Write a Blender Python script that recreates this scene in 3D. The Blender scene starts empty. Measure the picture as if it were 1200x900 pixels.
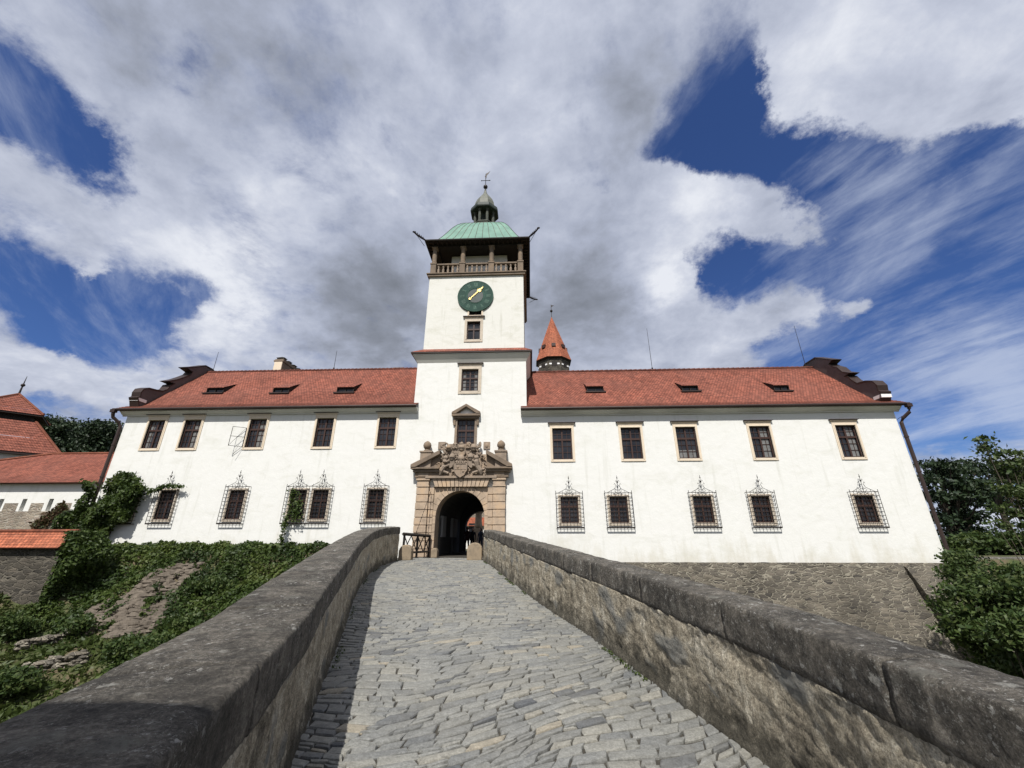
import bpy, math, random
import numpy as np
from mathutils import Vector, noise as mnoise
random.seed(7); rng = np.random.default_rng(7)
R = math.radians; PI = math.pi
sc = bpy.context.scene; COL = sc.collection
# ------------------------------------------------------------------ camera geometry
FOC = 470.; TH = R(21.1); PS = R(2.5); EYE = 1.65
def ray(px, py):
    dx = (px-600)/FOC; dy = (450-py)/FOC
    x, y, z = dx, math.cos(TH)-dy*math.sin(TH), math.sin(TH)+dy*math.cos(TH)
    c, s = math.cos(PS), math.sin(PS)
    return Vector((x*c-y*s, x*s+y*c, z))
def at(px, py, d):                       # survey helper: point of the plane Y = d
    r = ray(px, py); t = d/r.y; return Vector((r.x*t, d, EYE+r.z*t))
def atX(px, py, x):
    r = ray(px, py); t = x/r.x; return Vector((x, r.y*t, EYE+r.z*t))
YE = 23.52
D = 24.0                                  # facade plane
def F(px, py): p = at(px, py, D); return p.x, p.z
# ------------------------------------------------------------------ materials
def newmat(name):
    m = bpy.data.materials.new(name); m.use_nodes = True
    nt = m.node_tree; b = nt.nodes['Principled BSDF']; return m, nt, b
def N(nt, typ, ins=None, **kw):
    n = nt.nodes.new(typ)
    for k, v in kw.items(): setattr(n, k, v)
    if ins:
        for k, v in ins.items():
            s = n.inputs[k]
            if isinstance(v, bpy.types.NodeSocket): nt.links.new(v, s)
            else: s.default_value = v
    return n
def c4(c): return (c[0], c[1], c[2], 1)
def pos(nt, scale=(1,1,1), rot=(0,0,0)):
    g = N(nt, 'ShaderNodeNewGeometry')
    return N(nt, 'ShaderNodeMapping', {'Vector': g.outputs['Position'], 'Scale': scale, 'Rotation': rot}).outputs[0]
def noise(nt, v, s, d=6, r=.6, dist=0):
    return N(nt, 'ShaderNodeTexNoise', {'Vector': v, 'Scale': s, 'Detail': d, 'Roughness': r, 'Distortion': dist}).outputs[0]
def ramp(nt, f, stops):
    n = N(nt, 'ShaderNodeValToRGB', {'Fac': f}); e = n.color_ramp.elements
    while len(e) < len(stops): e.new(.5)
    for el, (p, c) in zip(e, stops):
        el.position = p; el.color = c4(c) if isinstance(c, tuple) else (c, c, c, 1)
    return n.outputs[0]
def mix(nt, f, a, b, mode='MIX'):
    n = N(nt, 'ShaderNodeMix', data_type='RGBA', blend_type=mode)
    for i, v in ((0, f), (6, a), (7, b)):
        if isinstance(v, bpy.types.NodeSocket): nt.links.new(v, n.inputs[i])
        else: n.inputs[i].default_value = c4(v) if isinstance(v, tuple) else v
    return n.outputs[2]
def math_(nt, op, a, b=0., c=0., clamp=False):
    n = N(nt, 'ShaderNodeMath', operation=op, use_clamp=clamp)
    for i, v in enumerate((a, b, c)):
        if isinstance(v, bpy.types.NodeSocket): nt.links.new(v, n.inputs[i])
        else: n.inputs[i].default_value = v
    return n.outputs[0]
def bump(nt, b, h, st=.5, dist=.02, nrm=None):
    n = N(nt, 'ShaderNodeBump', {'Height': h, 'Strength': st, 'Distance': dist})
    if nrm is not None: nt.links.new(nrm, n.inputs['Normal'])
    if b is not None: nt.links.new(n.outputs[0], b.inputs['Normal'])
    return n.outputs[0]
def simple(name, c, rough=.7, var=.25, sc_=6., metal=0, bmp=.2, dist=.01, spec=.3):
    m, nt, b = newmat(name); v = pos(nt)
    n = noise(nt, v, sc_); n2 = noise(nt, v, sc_*.17)
    f = math_(nt, 'ADD', math_(nt, 'MULTIPLY', n, .6), math_(nt, 'MULTIPLY', n2, .4))
    col = ramp(nt, f, [(.25, tuple(x*(1-var) for x in c)), (.75, tuple(min(1, x*(1+var)) for x in c))])
    nt.links.new(col, b.inputs['Base Color']); b.inputs['Roughness'].default_value = rough
    b.inputs['Metallic'].default_value = metal; b.inputs['Specular IOR Level'].default_value = spec
    if bmp: bump(nt, b, n, bmp, dist)
    return m
M = {}
def mat_plaster(name, c, stain=.5):
    m, nt, b = newmat(name); v = pos(nt)
    big = noise(nt, v, .35, 5, .6); mid = noise(nt, v, 2.2, 6, .65)
    streak = noise(nt, pos(nt, (3.2, 3.2, .28)), 1.0, 6, .65)
    patch = noise(nt, pos(nt, (.5, .5, 1.1)), 1.3, 8, .7, .6)
    f = ramp(nt, patch, [(.52, 0.), (.72, 1.)])
    col = mix(nt, math_(nt, 'MULTIPLY', f, stain*.55), c, (c[0]*.80, c[1]*.80, c[2]*.74))
    f2 = ramp(nt, streak, [(.56, 0.), (.8, 1.)])
    col = mix(nt, math_(nt, 'MULTIPLY', f2, stain*.6), col, (c[0]*.68, c[1]*.68, c[2]*.62))
    zc = N(nt, 'ShaderNodeSeparateXYZ', {0: v}).outputs[2]
    ft = math_(nt, 'ADD', math_(nt, 'MULTIPLY', zc, .16), math_(nt, 'MULTIPLY', math_(nt, 'SUBTRACT', noise(nt, pos(nt, (1.2, 1.2, .35)), 1, 8, .7), .5), 1.1))
    col = mix(nt, ramp(nt, ft, [(.02, .55), (.22, 0.)]), col, (c[0]*.74, c[1]*.70, c[2]*.60))
    f3 = ramp(nt, mid, [(.3, .0), (.8, 1.)])
    col = mix(nt, math_(nt, 'MULTIPLY', f3, .25), col, (c[0]*.88, c[1]*.89, c[2]*.84))
    nt.links.new(col, b.inputs['Base Color']); b.inputs['Roughness'].default_value = .9
    b.inputs['Specular IOR Level'].default_value = .15
    hn = math_(nt, 'ADD', mid, math_(nt, 'MULTIPLY', noise(nt, v, 14, 4), .25))
    bump(nt, b, hn, .45, .04); return m
M['plaster'] = mat_plaster('white_plaster', (.71, .705, .67), 1.0)
M['plaster_old'] = mat_plaster('weathered_tower_plaster', (.67, .66, .61), 1.7)
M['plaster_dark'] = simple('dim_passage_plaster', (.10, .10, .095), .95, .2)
M['cove'] = simple('cornice_plaster', (.60, .59, .54), .9, .08, 2)
def mat_tiles(name, c, tw=.19, th=.17):
    m, nt, b = newmat(name)
    uv = N(nt, 'ShaderNodeUVMap').outputs[0]
    br = N(nt, 'ShaderNodeTexBrick', {'Vector': uv, 'Color1': c4((c[0]*1.35, c[1]*1.35, c[2]*1.35)), 'Color2': c4((c[0]*.60, c[1]*.58, c[2]*.60)),
           'Mortar': c4((c[0]*.30, c[1]*.28, c[2]*.28)), 'Scale': 1, 'Mortar Size': .02, 'Mortar Smooth': .3, 'Bias': -.1, 'Brick Width': tw, 'Row Height': th})
    br.offset = .5
    v = pos(nt); n = noise(nt, v, .5, 5, .6); n2 = noise(nt, v, 5, 4); n7 = noise(nt, pos(nt, (1.6, .5, .5)), 1.3, 6, .7)
    br_ = mix(nt, .8, br.outputs['Color'], ramp(nt, n7, [(.32, .68), (.68, 1.3)]), 'MULTIPLY')
    col = mix(nt, ramp(nt, n, [(.35, 0.), (.75, .5)]), br_, (c[0]*.75, c[1]*.95, c[2]*1.1))
    col = mix(nt, ramp(nt, n2, [(.5, 0.), (.8, .4)]), col, (c[0]*1.35, c[1]*1.5, c[2]*1.6))
    vor = N(nt, 'ShaderNodeTexVoronoi', {'Vector': v, 'Scale': 1.7}).outputs['Distance']
    moss = math_(nt, 'MULTIPLY', ramp(nt, noise(nt, v, 1.1, 8, .75), [(.60, 0.), (.72, 1.)]), .45)
    col = mix(nt, moss, col, (.10, .085, .06))
    nt.links.new(col, b.inputs['Base Color']); b.inputs['Roughness'].default_value = .8
    b.inputs['Specular IOR Level'].default_value = .2
    bump(nt, b, math_(nt, 'SUBTRACT', 1, br.outputs['Fac']), .5, .02); return m
M['tiles'] = mat_tiles('clay_roof_tiles', (.245, .082, .053))
M['tiles_far'] = mat_tiles('orange_clay_roof_tiles', (.36, .115, .06))
def mat_rubble(name, cols, mortar, sx=2.2, sz=5.0, bstr=.8, hole=.035):
    m, nt, b = newmat(name)
    v0 = pos(nt)
    wob = N(nt, 'ShaderNodeTexNoise', {'Vector': v0, 'Scale': 2.2, 'Detail': 3}).outputs['Color']
    vv = N(nt, 'ShaderNodeVectorMath', {0: v0, 1: N(nt, 'ShaderNodeVectorMath', {0: wob, 3: .22}, operation='SCALE').outputs[0]}, operation='ADD').outputs[0]
    mp = N(nt, 'ShaderNodeMapping', {'Vector': vv, 'Scale': (sx, sx, sz)}).outputs[0]
    ed = N(nt, 'ShaderNodeTexVoronoi', {'Vector': mp, 'Scale': 1., 'Randomness': .85}, feature='DISTANCE_TO_EDGE').outputs['Distance']
    ce = N(nt, 'ShaderNodeTexVoronoi', {'Vector': mp, 'Scale': 1., 'Randomness': .85})
    r = N(nt, 'ShaderNodeSeparateColor', {0: ce.outputs['Color']}).outputs[0]
    k = len(cols); colr = ramp(nt, r, [(i/(k-1), cc) for i, cc in enumerate(cols)])
    fine = noise(nt, v0, 9, 6, .7)
    colr = mix(nt, .7, colr, ramp(nt, fine, [(.25, .55), (.75, 1.35)]), 'MULTIPLY')
    e = ramp(nt, ed, [(hole, 0.), (hole*2.6, 1.)])
    big = ramp(nt, noise(nt, v0, .7, 5), [(.35, .6), (.7, 1.15)])
    col = mix(nt, e, mortar, colr); col = mix(nt, .8, col, big, 'MULTIPLY')
    nt.links.new(col, b.inputs['Base Color']); b.inputs['Roughness'].default_value = .92
    b.inputs['Specular IOR Level'].default_value = .2
    h = math_(nt, 'ADD', e, math_(nt, 'MULTIPLY', fine, .6)); bump(nt, b, h, bstr, .05); return m
M['rubble'] = mat_rubble('rubble_masonry', [(.085, .076, .064), (.18, .158, .125), (.12, .108, .09), (.235, .205, .16), (.07, .064, .057)], (.30, .272, .215), 2.5, 8.5, 1., .035)
M['rubble_dark'] = mat_rubble('dark_rubble_masonry', [(.04, .037, .032), (.10, .088, .07), (.06, .055, .048), (.14, .12, .095)], (.14, .125, .10), 2.2, 7.2, 1., .04)
M['rockm'] = simple('grey_brown_rock', (.12, .10, .078), .95, .65, 3.5, 0, 1., .08)
M['rubble_grey'] = mat_rubble('pale_rubble_masonry', [(.23, .19, .15), (.34, .29, .22), (.28, .22, .18)], (.38, .34, .28), 2.4, 6.)
def mat_block(name, c, h=.42, w=30., var=.25):
    m, nt, b = newmat(name); v = pos(nt)
    n = noise(nt, v, 5, 6, .65); n2 = noise(nt, v, 1.4, 4)
    col = ramp(nt, n2, [(.3, (c[0]*(1-var), c[1]*(1-var), c[2]*(1-var))), (.5, c), (.72, (c[0]*1.2, c[1]*1.1, c[2]*.95))])
    col = mix(nt, ramp(nt, n, [(.5, 0.), (.75, .55)]), col, (c[0]*.45, c[1]*.45, c[2]*.5))
    nt.links.new(col, b.inputs['Base Color']); b.inputs['Roughness'].default_value = .88
    b.inputs['Specular IOR Level'].default_value = .2
    bump(nt, b, n, .5, .03); return m
M['sand'] = mat_block('tan_sandstone', (.42, .325, .235), var=.32)
M['sand_dark'] = mat_block('weathered_brown_sandstone', (.20, .155, .115))
M['guard'] = mat_block('worn_brown_stone', (.27, .215, .15))
M['relief'] = mat_block('grey_brown_carved_stone', (.27, .215, .165))
M['cream'] = simple('cream_window_surround', (.66, .56, .43), .85, .10, 5)
M['pale'] = simple('pale_grey_window_surround', (.52, .45, .36), .85, .2, 5)
M['sash'] = simple('red_brown_sash_wood', (.05, .026, .020), .5, .3, 9)
M['darkwood'] = simple('dark_tarred_wood', (.022, .018, .015), .75, .3, 7)
M['iron'] = simple('black_wrought_iron', (.028, .022, .02), .55, .3, 20, .3)
M['gutter'] = simple('brown_sheet_metal', (.045, .03, .026), .5, .3, 5, .3)
M['gable'] = simple('grey_brown_gable_sheeting', (.10, .082, .08), .75, .3, 2.5)
M['lead'] = simple('grey_green_lead', (.12, .125, .10), .6, .4, 4)
M['lantern'] = simple('dark_lantern_lead', (.06, .065, .05), .65, .45, 4)
M['verdi_dark'] = simple('black_green_lantern_paint', (.03, .04, .032), .6, .5, 5)
M['cut_white'] = simple('whitewashed_trim', (.78, .77, .74), .8, .06)
M['gold'] = simple('gilded_metal', (.85, .62, .22), .35, .1, 9, .6, 0)
M['numeral'] = simple('pale_green_clock_marks', (.09, .17, .125), .6, .5, 8, 0, 0)
M['clock'] = simple('dark_green_clock_face', (.016, .052, .038), .75, .5, 2.2, 0, .1)
M['clock_in'] = simple('grey_clock_centre', (.06, .075, .07), .6, .45, 3, 0, .1)
M['bark'] = simple('grey_brown_bark', (.05, .04, .03), .95, .4, 6, 0, .8, .04)
M['white_gap'] = simple('white_tower_shutter', (.78, .77, .75), .8, .05)
M['cloth_dark'] = simple('dark_clothing', (.02, .02, .025), .9, .3)
M['cloth_blue'] = simple('slate_blue_clothing', (.05, .06, .09), .9, .3)
M['cloth_red'] = simple('dark_red_clothing', (.08, .03, .035), .9, .3)
M['skin'] = simple('skin', (.40, .24, .17), .6, .1)
M['hair'] = simple('dark_hair', (.03, .02, .015), .7, .2)
def mat_glass():
    m, nt, b = newmat('dark_window_glass')
    v = pos(nt); n = noise(nt, v, 1.1, 2)
    nt.links.new(ramp(nt, n, [(.3, (.008, .009, .012)), (.7, (.035, .036, .04))]), b.inputs['Base Color'])
    b.inputs['Roughness'].default_value = .16; b.inputs['Specular IOR Level'].default_value = .45
    bump(nt, b, noise(nt, v, 2.4, 2), .35, .03); return m
M['glass'] = mat_glass()
M['curtain'] = simple('pale_curtain', (.16, .16, .155), .9, .4, 9)
def mat_copper():
    m, nt, b = newmat('green_copper_sheets')
    v = pos(nt); n = noise(nt, v, 1.3, 6, .6); n2 = noise(nt, pos(nt, (4, 4, .5)), 1, 5)
    col = ramp(nt, n, [(.3, (.085, .185, .14)), (.55, (.125, .25, .19)), (.8, (.18, .31, .24))])
    col = mix(nt, ramp(nt, n2, [(.5, 0.), (.8, .6)]), col, (.10, .20, .155))
    nt.links.new(col, b.inputs['Base Color']); b.inputs['Roughness'].default_value = .65; return m
M['copper'] = mat_copper()
def mat_leaf(name, cols, tr=.25):
    m, nt, b = newmat(name)
    at_ = N(nt, 'ShaderNodeAttribute', attribute_name='tone').outputs['Fac']
    k = len(cols); col = ramp(nt, at_, [(i/(k-1), cc) for i, cc in enumerate(cols)])
    nt.links.new(col, b.inputs['Base Color']); b.inputs['Roughness'].default_value = .55
    b.inputs['Specular IOR Level'].default_value = .3
    t = N(nt, 'ShaderNodeBsdfTranslucent', {'Color': col})
    mx = N(nt, 'ShaderNodeMixShader', {0: tr, 1: b.outputs[0], 2: t.outputs[0]})
    nt.links.new(mx.outputs[0], nt.nodes['Material Output'].inputs[0]); return m
M['ivy'] = mat_leaf('ivy_leaves', [(.018, .034, .007), (.032, .056, .010), (.055, .085, .015), (.095, .12, .03)])
M['bush'] = mat_leaf('shrub_leaves', [(.020, .040, .010), (.035, .062, .015), (.06, .09, .022), (.10, .12, .04)])
M['tree'] = mat_leaf('tree_leaves', [(.018, .038, .012), (.03, .058, .018), (.05, .085, .025)])
M['conifer'] = mat_leaf('conifer_needles', [(.010, .022, .010), (.02, .036, .015), (.034, .055, .02)], .1)
M['grass'] = mat_leaf('grass_blades', [(.035, .055, .012), (.06, .085, .02), (.11, .115, .045)])
M['redivy'] = mat_leaf('reddish_creeper_leaves', [(.06, .05, .02), (.10, .05, .03), (.05, .07, .02)])
def mat_ground():
    m, nt, b = newmat('grassy_ground')
    v = pos(nt); n = noise(nt, v, .35, 6, .65); n2 = noise(nt, v, 4, 6, .7)
    col = ramp(nt, n, [(.3, (.035, .05, .015)), (.48, (.06, .075, .022)), (.58, (.13, .10, .06)), (.8, (.08, .08, .035))])
    col = mix(nt, .6, col, ramp(nt, n2, [(.2, .4), (.8, 1.4)]), 'MULTIPLY')
    nt.links.new(col, b.inputs['Base Color']); b.inputs['Roughness'].default_value = 1
    bump(nt, b, n2, .9, .12); return m
M['ground'] = mat_ground()
def mat_parapet():
    m, nt, b = newmat('crumbling_lime_render')
    v = pos(nt); n = noise(nt, v, 2.6, 12, .78); f = noise(nt, v, 26, 8, .8); md = noise(nt, v, 8.5, 8, .75)
    st = noise(nt, pos(nt, (9, 9, 1.2)), 1, 10, .8); g = noise(nt, v, .9, 10, .75)
    col = ramp(nt, n, [(.30, (.17, .145, .105)), (.42, (.34, .295, .22)), (.52, (.47, .415, .315)), (.62, (.62, .57, .46))])
    col = mix(nt, ramp(nt, st, [(.50, 0.), (.60, .6)]), col, (.11, .10, .078))
    col = mix(nt, ramp(nt, g, [(.54, 0.), (.68, .35)]), col, (.085, .082, .07))
    col = mix(nt, .85, col, ramp(nt, md, [(.30, .5), (.70, 1.35)]), 'MULTIPLY')
    col = mix(nt, .8, col, ramp(nt, f, [(.30, .45), (.70, 1.4)]), 'MULTIPLY')
    f6 = noise(nt, v, 70, 5, .8); col = mix(nt, .8, col, ramp(nt, f6, [(.36, .45), (.5, 1.), (.64, 1.6)]), 'MULTIPLY')
    fl = N(nt, 'ShaderNodeAttribute', attribute_name='stone').outputs['Fac']       # bare stones where the render has fallen
    col = mix(nt, fl, col, mix(nt, ramp(nt, md, [(.4, 0.), (.6, 1.)]), (.18, .18, .165), (.30, .285, .245)))
    at_ = N(nt, 'ShaderNodeAttribute', attribute_name='hgt').outputs['Fac']   # darker zone towards the foot of the wall
    ft = math_(nt, 'ADD', at_, math_(nt, 'MULTIPLY', math_(nt, 'SUBTRACT', n, .5), 1.1))
    col = mix(nt, ramp(nt, ft, [(.08, .85), (.36, 0.)]), col, (.055, .052, .042))
    nt.links.new(col, b.inputs['Base Color']); b.inputs['Roughness'].default_value = .95
    b.inputs['Specular IOR Level'].default_value = .15
    vo = N(nt, 'ShaderNodeTexVoronoi', {'Vector': v, 'Scale': 17., 'Randomness': 1.})
    pit = ramp(nt, vo.outputs['Distance'], [(.12, 0.), (.42, 1.)])
    h = math_(nt, 'ADD', math_(nt, 'MULTIPLY', n, .8), math_(nt, 'ADD', math_(nt, 'MULTIPLY', f, .45), math_(nt, 'ADD', math_(nt, 'MULTIPLY', md, 1.1), math_(nt, 'MULTIPLY', pit, .22))))
    bump(nt, b, h, 1., .045); return m
M['render'] = mat_parapet()
def mat_coping():
    m, nt, b = newmat('lichen_spotted_coping_stone')
    v = pos(nt); n = noise(nt, v, 2.4, 8, .7); f = noise(nt, v, 28, 6, .75); g = noise(nt, v, .8, 4)
    col = ramp(nt, n, [(.3, (.048, .044, .038)), (.46, (.095, .086, .072)), (.6, (.165, .148, .122)), (.74, (.28, .255, .215))])
    col = mix(nt, ramp(nt, g, [(.45, 0.), (.7, .55)]), col, (.12, .108, .09))
    n6 = noise(nt, v, 60, 6, .8); col = mix(nt, .8, col, ramp(nt, n6, [(.35, .5), (.5, .95), (.66, 1.7)]), 'MULTIPLY')
    n5 = noise(nt, v, 7, 10, .8); col = mix(nt, .85, col, ramp(nt, n5, [(.32, .45), (.5, .95), (.68, 1.6)]), 'MULTIPLY')
    lt = noise(nt, v, 5, 10, .8, .4); col = mix(nt, ramp(nt, lt, [(.56, 0.), (.64, .55)]), col, (.22, .205, .17))
    dk2 = noise(nt, pos(nt, (7, 7, .8)), 1, 8, .75); col = mix(nt, ramp(nt, dk2, [(.50, 0.), (.62, .6)]), col, (.03, .028, .025))
    col = mix(nt, .75, col, ramp(nt, f, [(.25, .5), (.75, 1.4)]), 'MULTIPLY')
    wob = N(nt, 'ShaderNodeTexNoise', {'Vector': v, 'Scale': 11, 'Detail': 8, 'Roughness': .75}).outputs['Color']
    vv = N(nt, 'ShaderNodeVectorMath', {0: v, 1: N(nt, 'ShaderNodeVectorMath', {0: wob, 3: .16}, operation='SCALE').outputs[0]}, operation='ADD').outputs[0]
    for s, lo, hi, cc, thr in ((7., .0, .27, (.36, .35, .31), .62), (16., .0, .26, (.46, .45, .41), .55), (38., .0, .28, (.42, .41, .37), .55), (75., .0, .30, (.40, .39, .35), .62), (4.2, 0, .32, (.17, .165, .14), .66)):
        vo = N(nt, 'ShaderNodeTexVoronoi', {'Vector': vv, 'Scale': s, 'Randomness': 1.})
        rr = N(nt, 'ShaderNodeSeparateColor', {0: vo.outputs['Color']}).outputs[0]
        spot = math_(nt, 'MULTIPLY', ramp(nt, vo.outputs['Distance'], [(hi*.8, 1.), (hi, 0.)]), math_(nt, 'GREATER_THAN', rr, thr))
        spot = math_(nt, 'MULTIPLY', spot, ramp(nt, noise(nt, v, 1.6, 3), [(.38, 0.), (.52, 1.)]))
        spot = math_(nt, 'MULTIPLY', spot, ramp(nt, f, [(.35, .25), (.6, .9)]))
        col = mix(nt, spot, col, cc)
    nt.links.new(col, b.inputs['Base Color']); b.inputs['Roughness'].default_value = .9
    b.inputs['Specular IOR Level'].default_value = .25
    bump(nt, b, math_(nt, 'ADD', math_(nt, 'ADD', n, n5), math_(nt, 'MULTIPLY', f, .55)), 1., .035); return m
M['coping'] = mat_coping()
def mat_cobble():
    m, nt, b = newmat('grey_slate_cobbles')
    v = pos(nt); a = N(nt, 'ShaderNodeAttribute', attribute_name='tone').outputs['Fac']
    col = ramp(nt, a, [(0., (.095, .10, .105)), (.2, (.16, .163, .157)), (.55, (.21, .21, .193)), (.85, (.25, .24, .205)), (1., (.28, .25, .195))])
    n = noise(nt, v, 14, 9, .75); g = noise(nt, v, 1.1, 4); n9 = noise(nt, v, 55, 5, .8)
    col = mix(nt, .8, col, ramp(nt, n, [(.3, .6), (.7, 1.35)]), 'MULTIPLY'); col = mix(nt, .7, col, ramp(nt, n9, [(.35, .55), (.65, 1.4)]), 'MULTIPLY')
    col = mix(nt, ramp(nt, g, [(.4, 0.), (.75, .35)]), col, (.24, .22, .17))
    nt.links.new(col, b.inputs['Base Color']); b.inputs['Roughness'].default_value = .62
    b.inputs['Specular IOR Level'].default_value = .35
    st = noise(nt, pos(nt, (5, 26, 10), (0, 0, .4)), 1, 5, .7)
    bump(nt, b, math_(nt, 'ADD', n, math_(nt, 'MULTIPLY', st, .7)), .7, .012); return m
M['cobble'] = mat_cobble()
M['joint'] = simple('dirt_and_mortar_joints', (.05, .045, .036), 1, .45, 12, 0, .8, .02)
# ------------------------------------------------------------------ mesh builder
WL = {}
def wloc(o): return WL.get(o.name, Vector((0, 0, 0))) if o is not None else Vector((0, 0, 0))
class MB:
    def __init__(s): s.v = []; s.f = []; s.uv = {}
    def add(s, vs, fs, uvs=None):
        o = len(s.v); s.v += [tuple(p) for p in vs]
        for i, f in enumerate(fs):
            if uvs: s.uv[len(s.f)] = uvs[i]
            s.f.append(tuple(a+o for a in f))
        return s
    def box(s, x0, x1, y0, y1, z0, z1):
        if x0 > x1: x0, x1 = x1, x0
        return s.add([(x0,y0,z0),(x1,y0,z0),(x1,y1,z0),(x0,y1,z0),(x0,y0,z1),(x1,y0,z1),(x1,y1,z1),(x0,y1,z1)],
              [(0,3,2,1),(4,5,6,7),(0,1,5,4),(1,2,6,5),(2,3,7,6),(3,0,4,7)])
    def quad(s, a, b, c, d, uv=None): return s.add([a, b, c, d], [(0,1,2,3)], [uv] if uv else None)
    def tube(s, pts, r, n=6, caps=True):
        pts = [Vector(p) for p in pts]; rs = r if isinstance(r, (list, tuple)) else [r]*len(pts)
        vs = []; up = Vector((0, 0, 1))
        for i, p in enumerate(pts):
            t = (pts[min(i+1, len(pts)-1)]-pts[max(i-1, 0)]).normalized()
            a = t.cross(up) if abs(t.dot(up)) < .95 else t.cross(Vector((1, 0, 0)))
            a.normalize(); b = t.cross(a)
            for k in range(n):
                an = 2*PI*k/n; vs.append(p+(a*math.cos(an)+b*math.sin(an))*rs[i])
        fs = [(i*n+k, i*n+(k+1) % n, (i+1)*n+(k+1) % n, (i+1)*n+k) for i in range(len(pts)-1) for k in range(n)]
        if caps: fs += [tuple(range(n-1, -1, -1)), tuple((len(pts)-1)*n+k for k in range(n))]
        return s.add(vs, fs)
    def lathe(s, prof, cx, cy, n=16, a0=0., sx=1, sy=1):   # prof: (r, z)
        vs = [(cx+r*math.cos(a0+2*PI*k/n)*sx, cy+r*math.sin(a0+2*PI*k/n)*sy, z) for r, z in prof for k in range(n)]
        fs = [(i*n+k, i*n+(k+1) % n, (i+1)*n+(k+1) % n, (i+1)*n+k) for i in range(len(prof)-1) for k in range(n)]
        fs += [tuple(range(n-1, -1, -1)), tuple((len(prof)-1)*n+k for k in range(n))]
        return s.add(vs, fs)
    def prism(s, poly, y0, y1):                             # poly (x, z) extruded along Y
        n = len(poly); vs = [(x, y0, z) for x, z in poly]+[(x, y1, z) for x, z in poly]
        fs = [tuple(range(n)), tuple(range(2*n-1, n-1, -1))]+[(i, i+n, (i+1) % n+n, (i+1) % n) for i in range(n)]
        return s.add(vs, fs)
    def prismX(s, poly, x0, x1):                            # poly (y, z) extruded along X
        n = len(poly); vs = [(x0, y, z) for y, z in poly]+[(x1, y, z) for y, z in poly]
        fs = [tuple(range(n)), tuple(range(2*n-1, n-1, -1))]+[(i, i+n, (i+1) % n+n, (i+1) % n) for i in range(n)]
        return s.add(vs, fs)
    def ball(s, c, r, n=10, m=6, sc=(1, 1, 1)):
        vs = []; 
        for i in range(m+1):
            t = PI*i/m
            for k in range(n):
                a = 2*PI*k/n
                vs.append((c[0]+r*sc[0]*math.sin(t)*math.cos(a), c[1]+r*sc[1]*math.sin(t)*math.sin(a), c[2]+r*sc[2]*math.cos(t)))
        fs = [(i*n+k, (i+1)*n+k, (i+1)*n+(k+1) % n, i*n+(k+1) % n) for i in range(m) for k in range(n)]
        return s.add(vs, fs)
    def build(s, name, mat, parent=None, smooth=False, bevel=0, fixn=True):
        v = np.array(s.v, dtype=float)
        org = Vector(((v[:,0].min()+v[:,0].max())/2, (v[:,1].min()+v[:,1].max())/2, v[:,2].min()))
        me = bpy.data.meshes.new(name)
        me.from_pydata((v-np.array(org)).tolist(), [], s.f)
        if s.uv:
            ul = me.uv_layers.new(name='UVMap')
            for i, u in s.uv.items():
                p = me.polygons[i]
                for k, li in enumerate(p.loop_indices): ul.data[li].uv = u[k]
        me.materials.append(mat)
        if fixn:
            import bmesh
            bm = bmesh.new(); bm.from_mesh(me); bmesh.ops.recalc_face_normals(bm, faces=bm.faces); bm.to_mesh(me); bm.free()
        if smooth: me.polygons.foreach_set('use_smooth', [True]*len(me.polygons))
        o = bpy.data.objects.new(name, me); COL.objects.link(o)
        o.parent = parent; o.location = org-wloc(parent); WL[o.name] = org
        if bevel:
            b = o.modifiers.new('bevel', 'BEVEL'); b.width = bevel; b.segments = 2; b.limit_method = 'ANGLE'
        return o
def tag(o, label=None, cat=None, group=None, kind=None):
    for k, v in (('label', label), ('category', cat), ('group', group), ('kind', kind)):
        if v: o[k] = v
    return o
def thing(name, loc, label, cat, group=None):
    o = bpy.data.objects.new(name, None); COL.objects.link(o); o.location = loc; o.empty_display_size = .3
    WL[o.name] = Vector(loc); return tag(o, label, cat, group)
def leaves(name, mat, P, Nn, size, tone, parent=None, flat=.5, aspect=1.5):
    """P (n,3) centres, Nn (n,3) normals; one pointed leaf-shaped quad each"""
    n = len(P); P = np.asarray(P, float)
    nr = np.asarray(Nn, float)*flat+rng.normal(size=(n, 3))*(1-flat)*.9
    nr /= np.linalg.norm(nr, axis=1, keepdims=True)+1e-9
    a = np.cross(nr, rng.normal(size=(n, 3))); a /= np.linalg.norm(a, axis=1, keepdims=True)+1e-9
    b = np.cross(nr, a); sz = (size*(.55+.9*rng.random(n)))[:, None]
    V = np.stack([P-a*sz*aspect*.5, P-b*sz*.38+a*sz*.05+nr*sz*.12, P+a*sz*aspect*.5, P+b*sz*.38+a*sz*.05+nr*sz*.12], 1).reshape(-1, 3)
    org = np.array([P[:,0].mean(), P[:,1].mean(), P[:,2].min()])
    me = bpy.data.meshes.new(name); me.vertices.add(4*n); me.vertices.foreach_set('co', (V-org).ravel())
    me.loops.add(4*n); me.loops.foreach_set('vertex_index', np.arange(4*n, dtype=np.int32))
    me.polygons.add(n); me.polygons.foreach_set('loop_start', np.arange(0, 4*n, 4, dtype=np.int32))
    me.update(calc_edges=True)
    at_ = me.attributes.new('tone', 'FLOAT', 'FACE'); at_.data.foreach_set('value', np.clip(tone, 0, 1).astype(np.float32))
    me.materials.append(mat); me.validate()
    o = bpy.data.objects.new(name, me); COL.objects.link(o)
    o.parent = parent; o.location = Vector(org)-wloc(parent); WL[o.name] = Vector(org); return o
def inpoly(x, y, poly):
    c = False; n = len(poly)
    for i in range(n):
        x1, y1 = poly[i]; x2, y2 = poly[(i+1) % n]
        if (y1 > y) != (y2 > y) and x < (x2-x1)*(y-y1)/(y2-y1)+x1: c = not c
    return c
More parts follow.
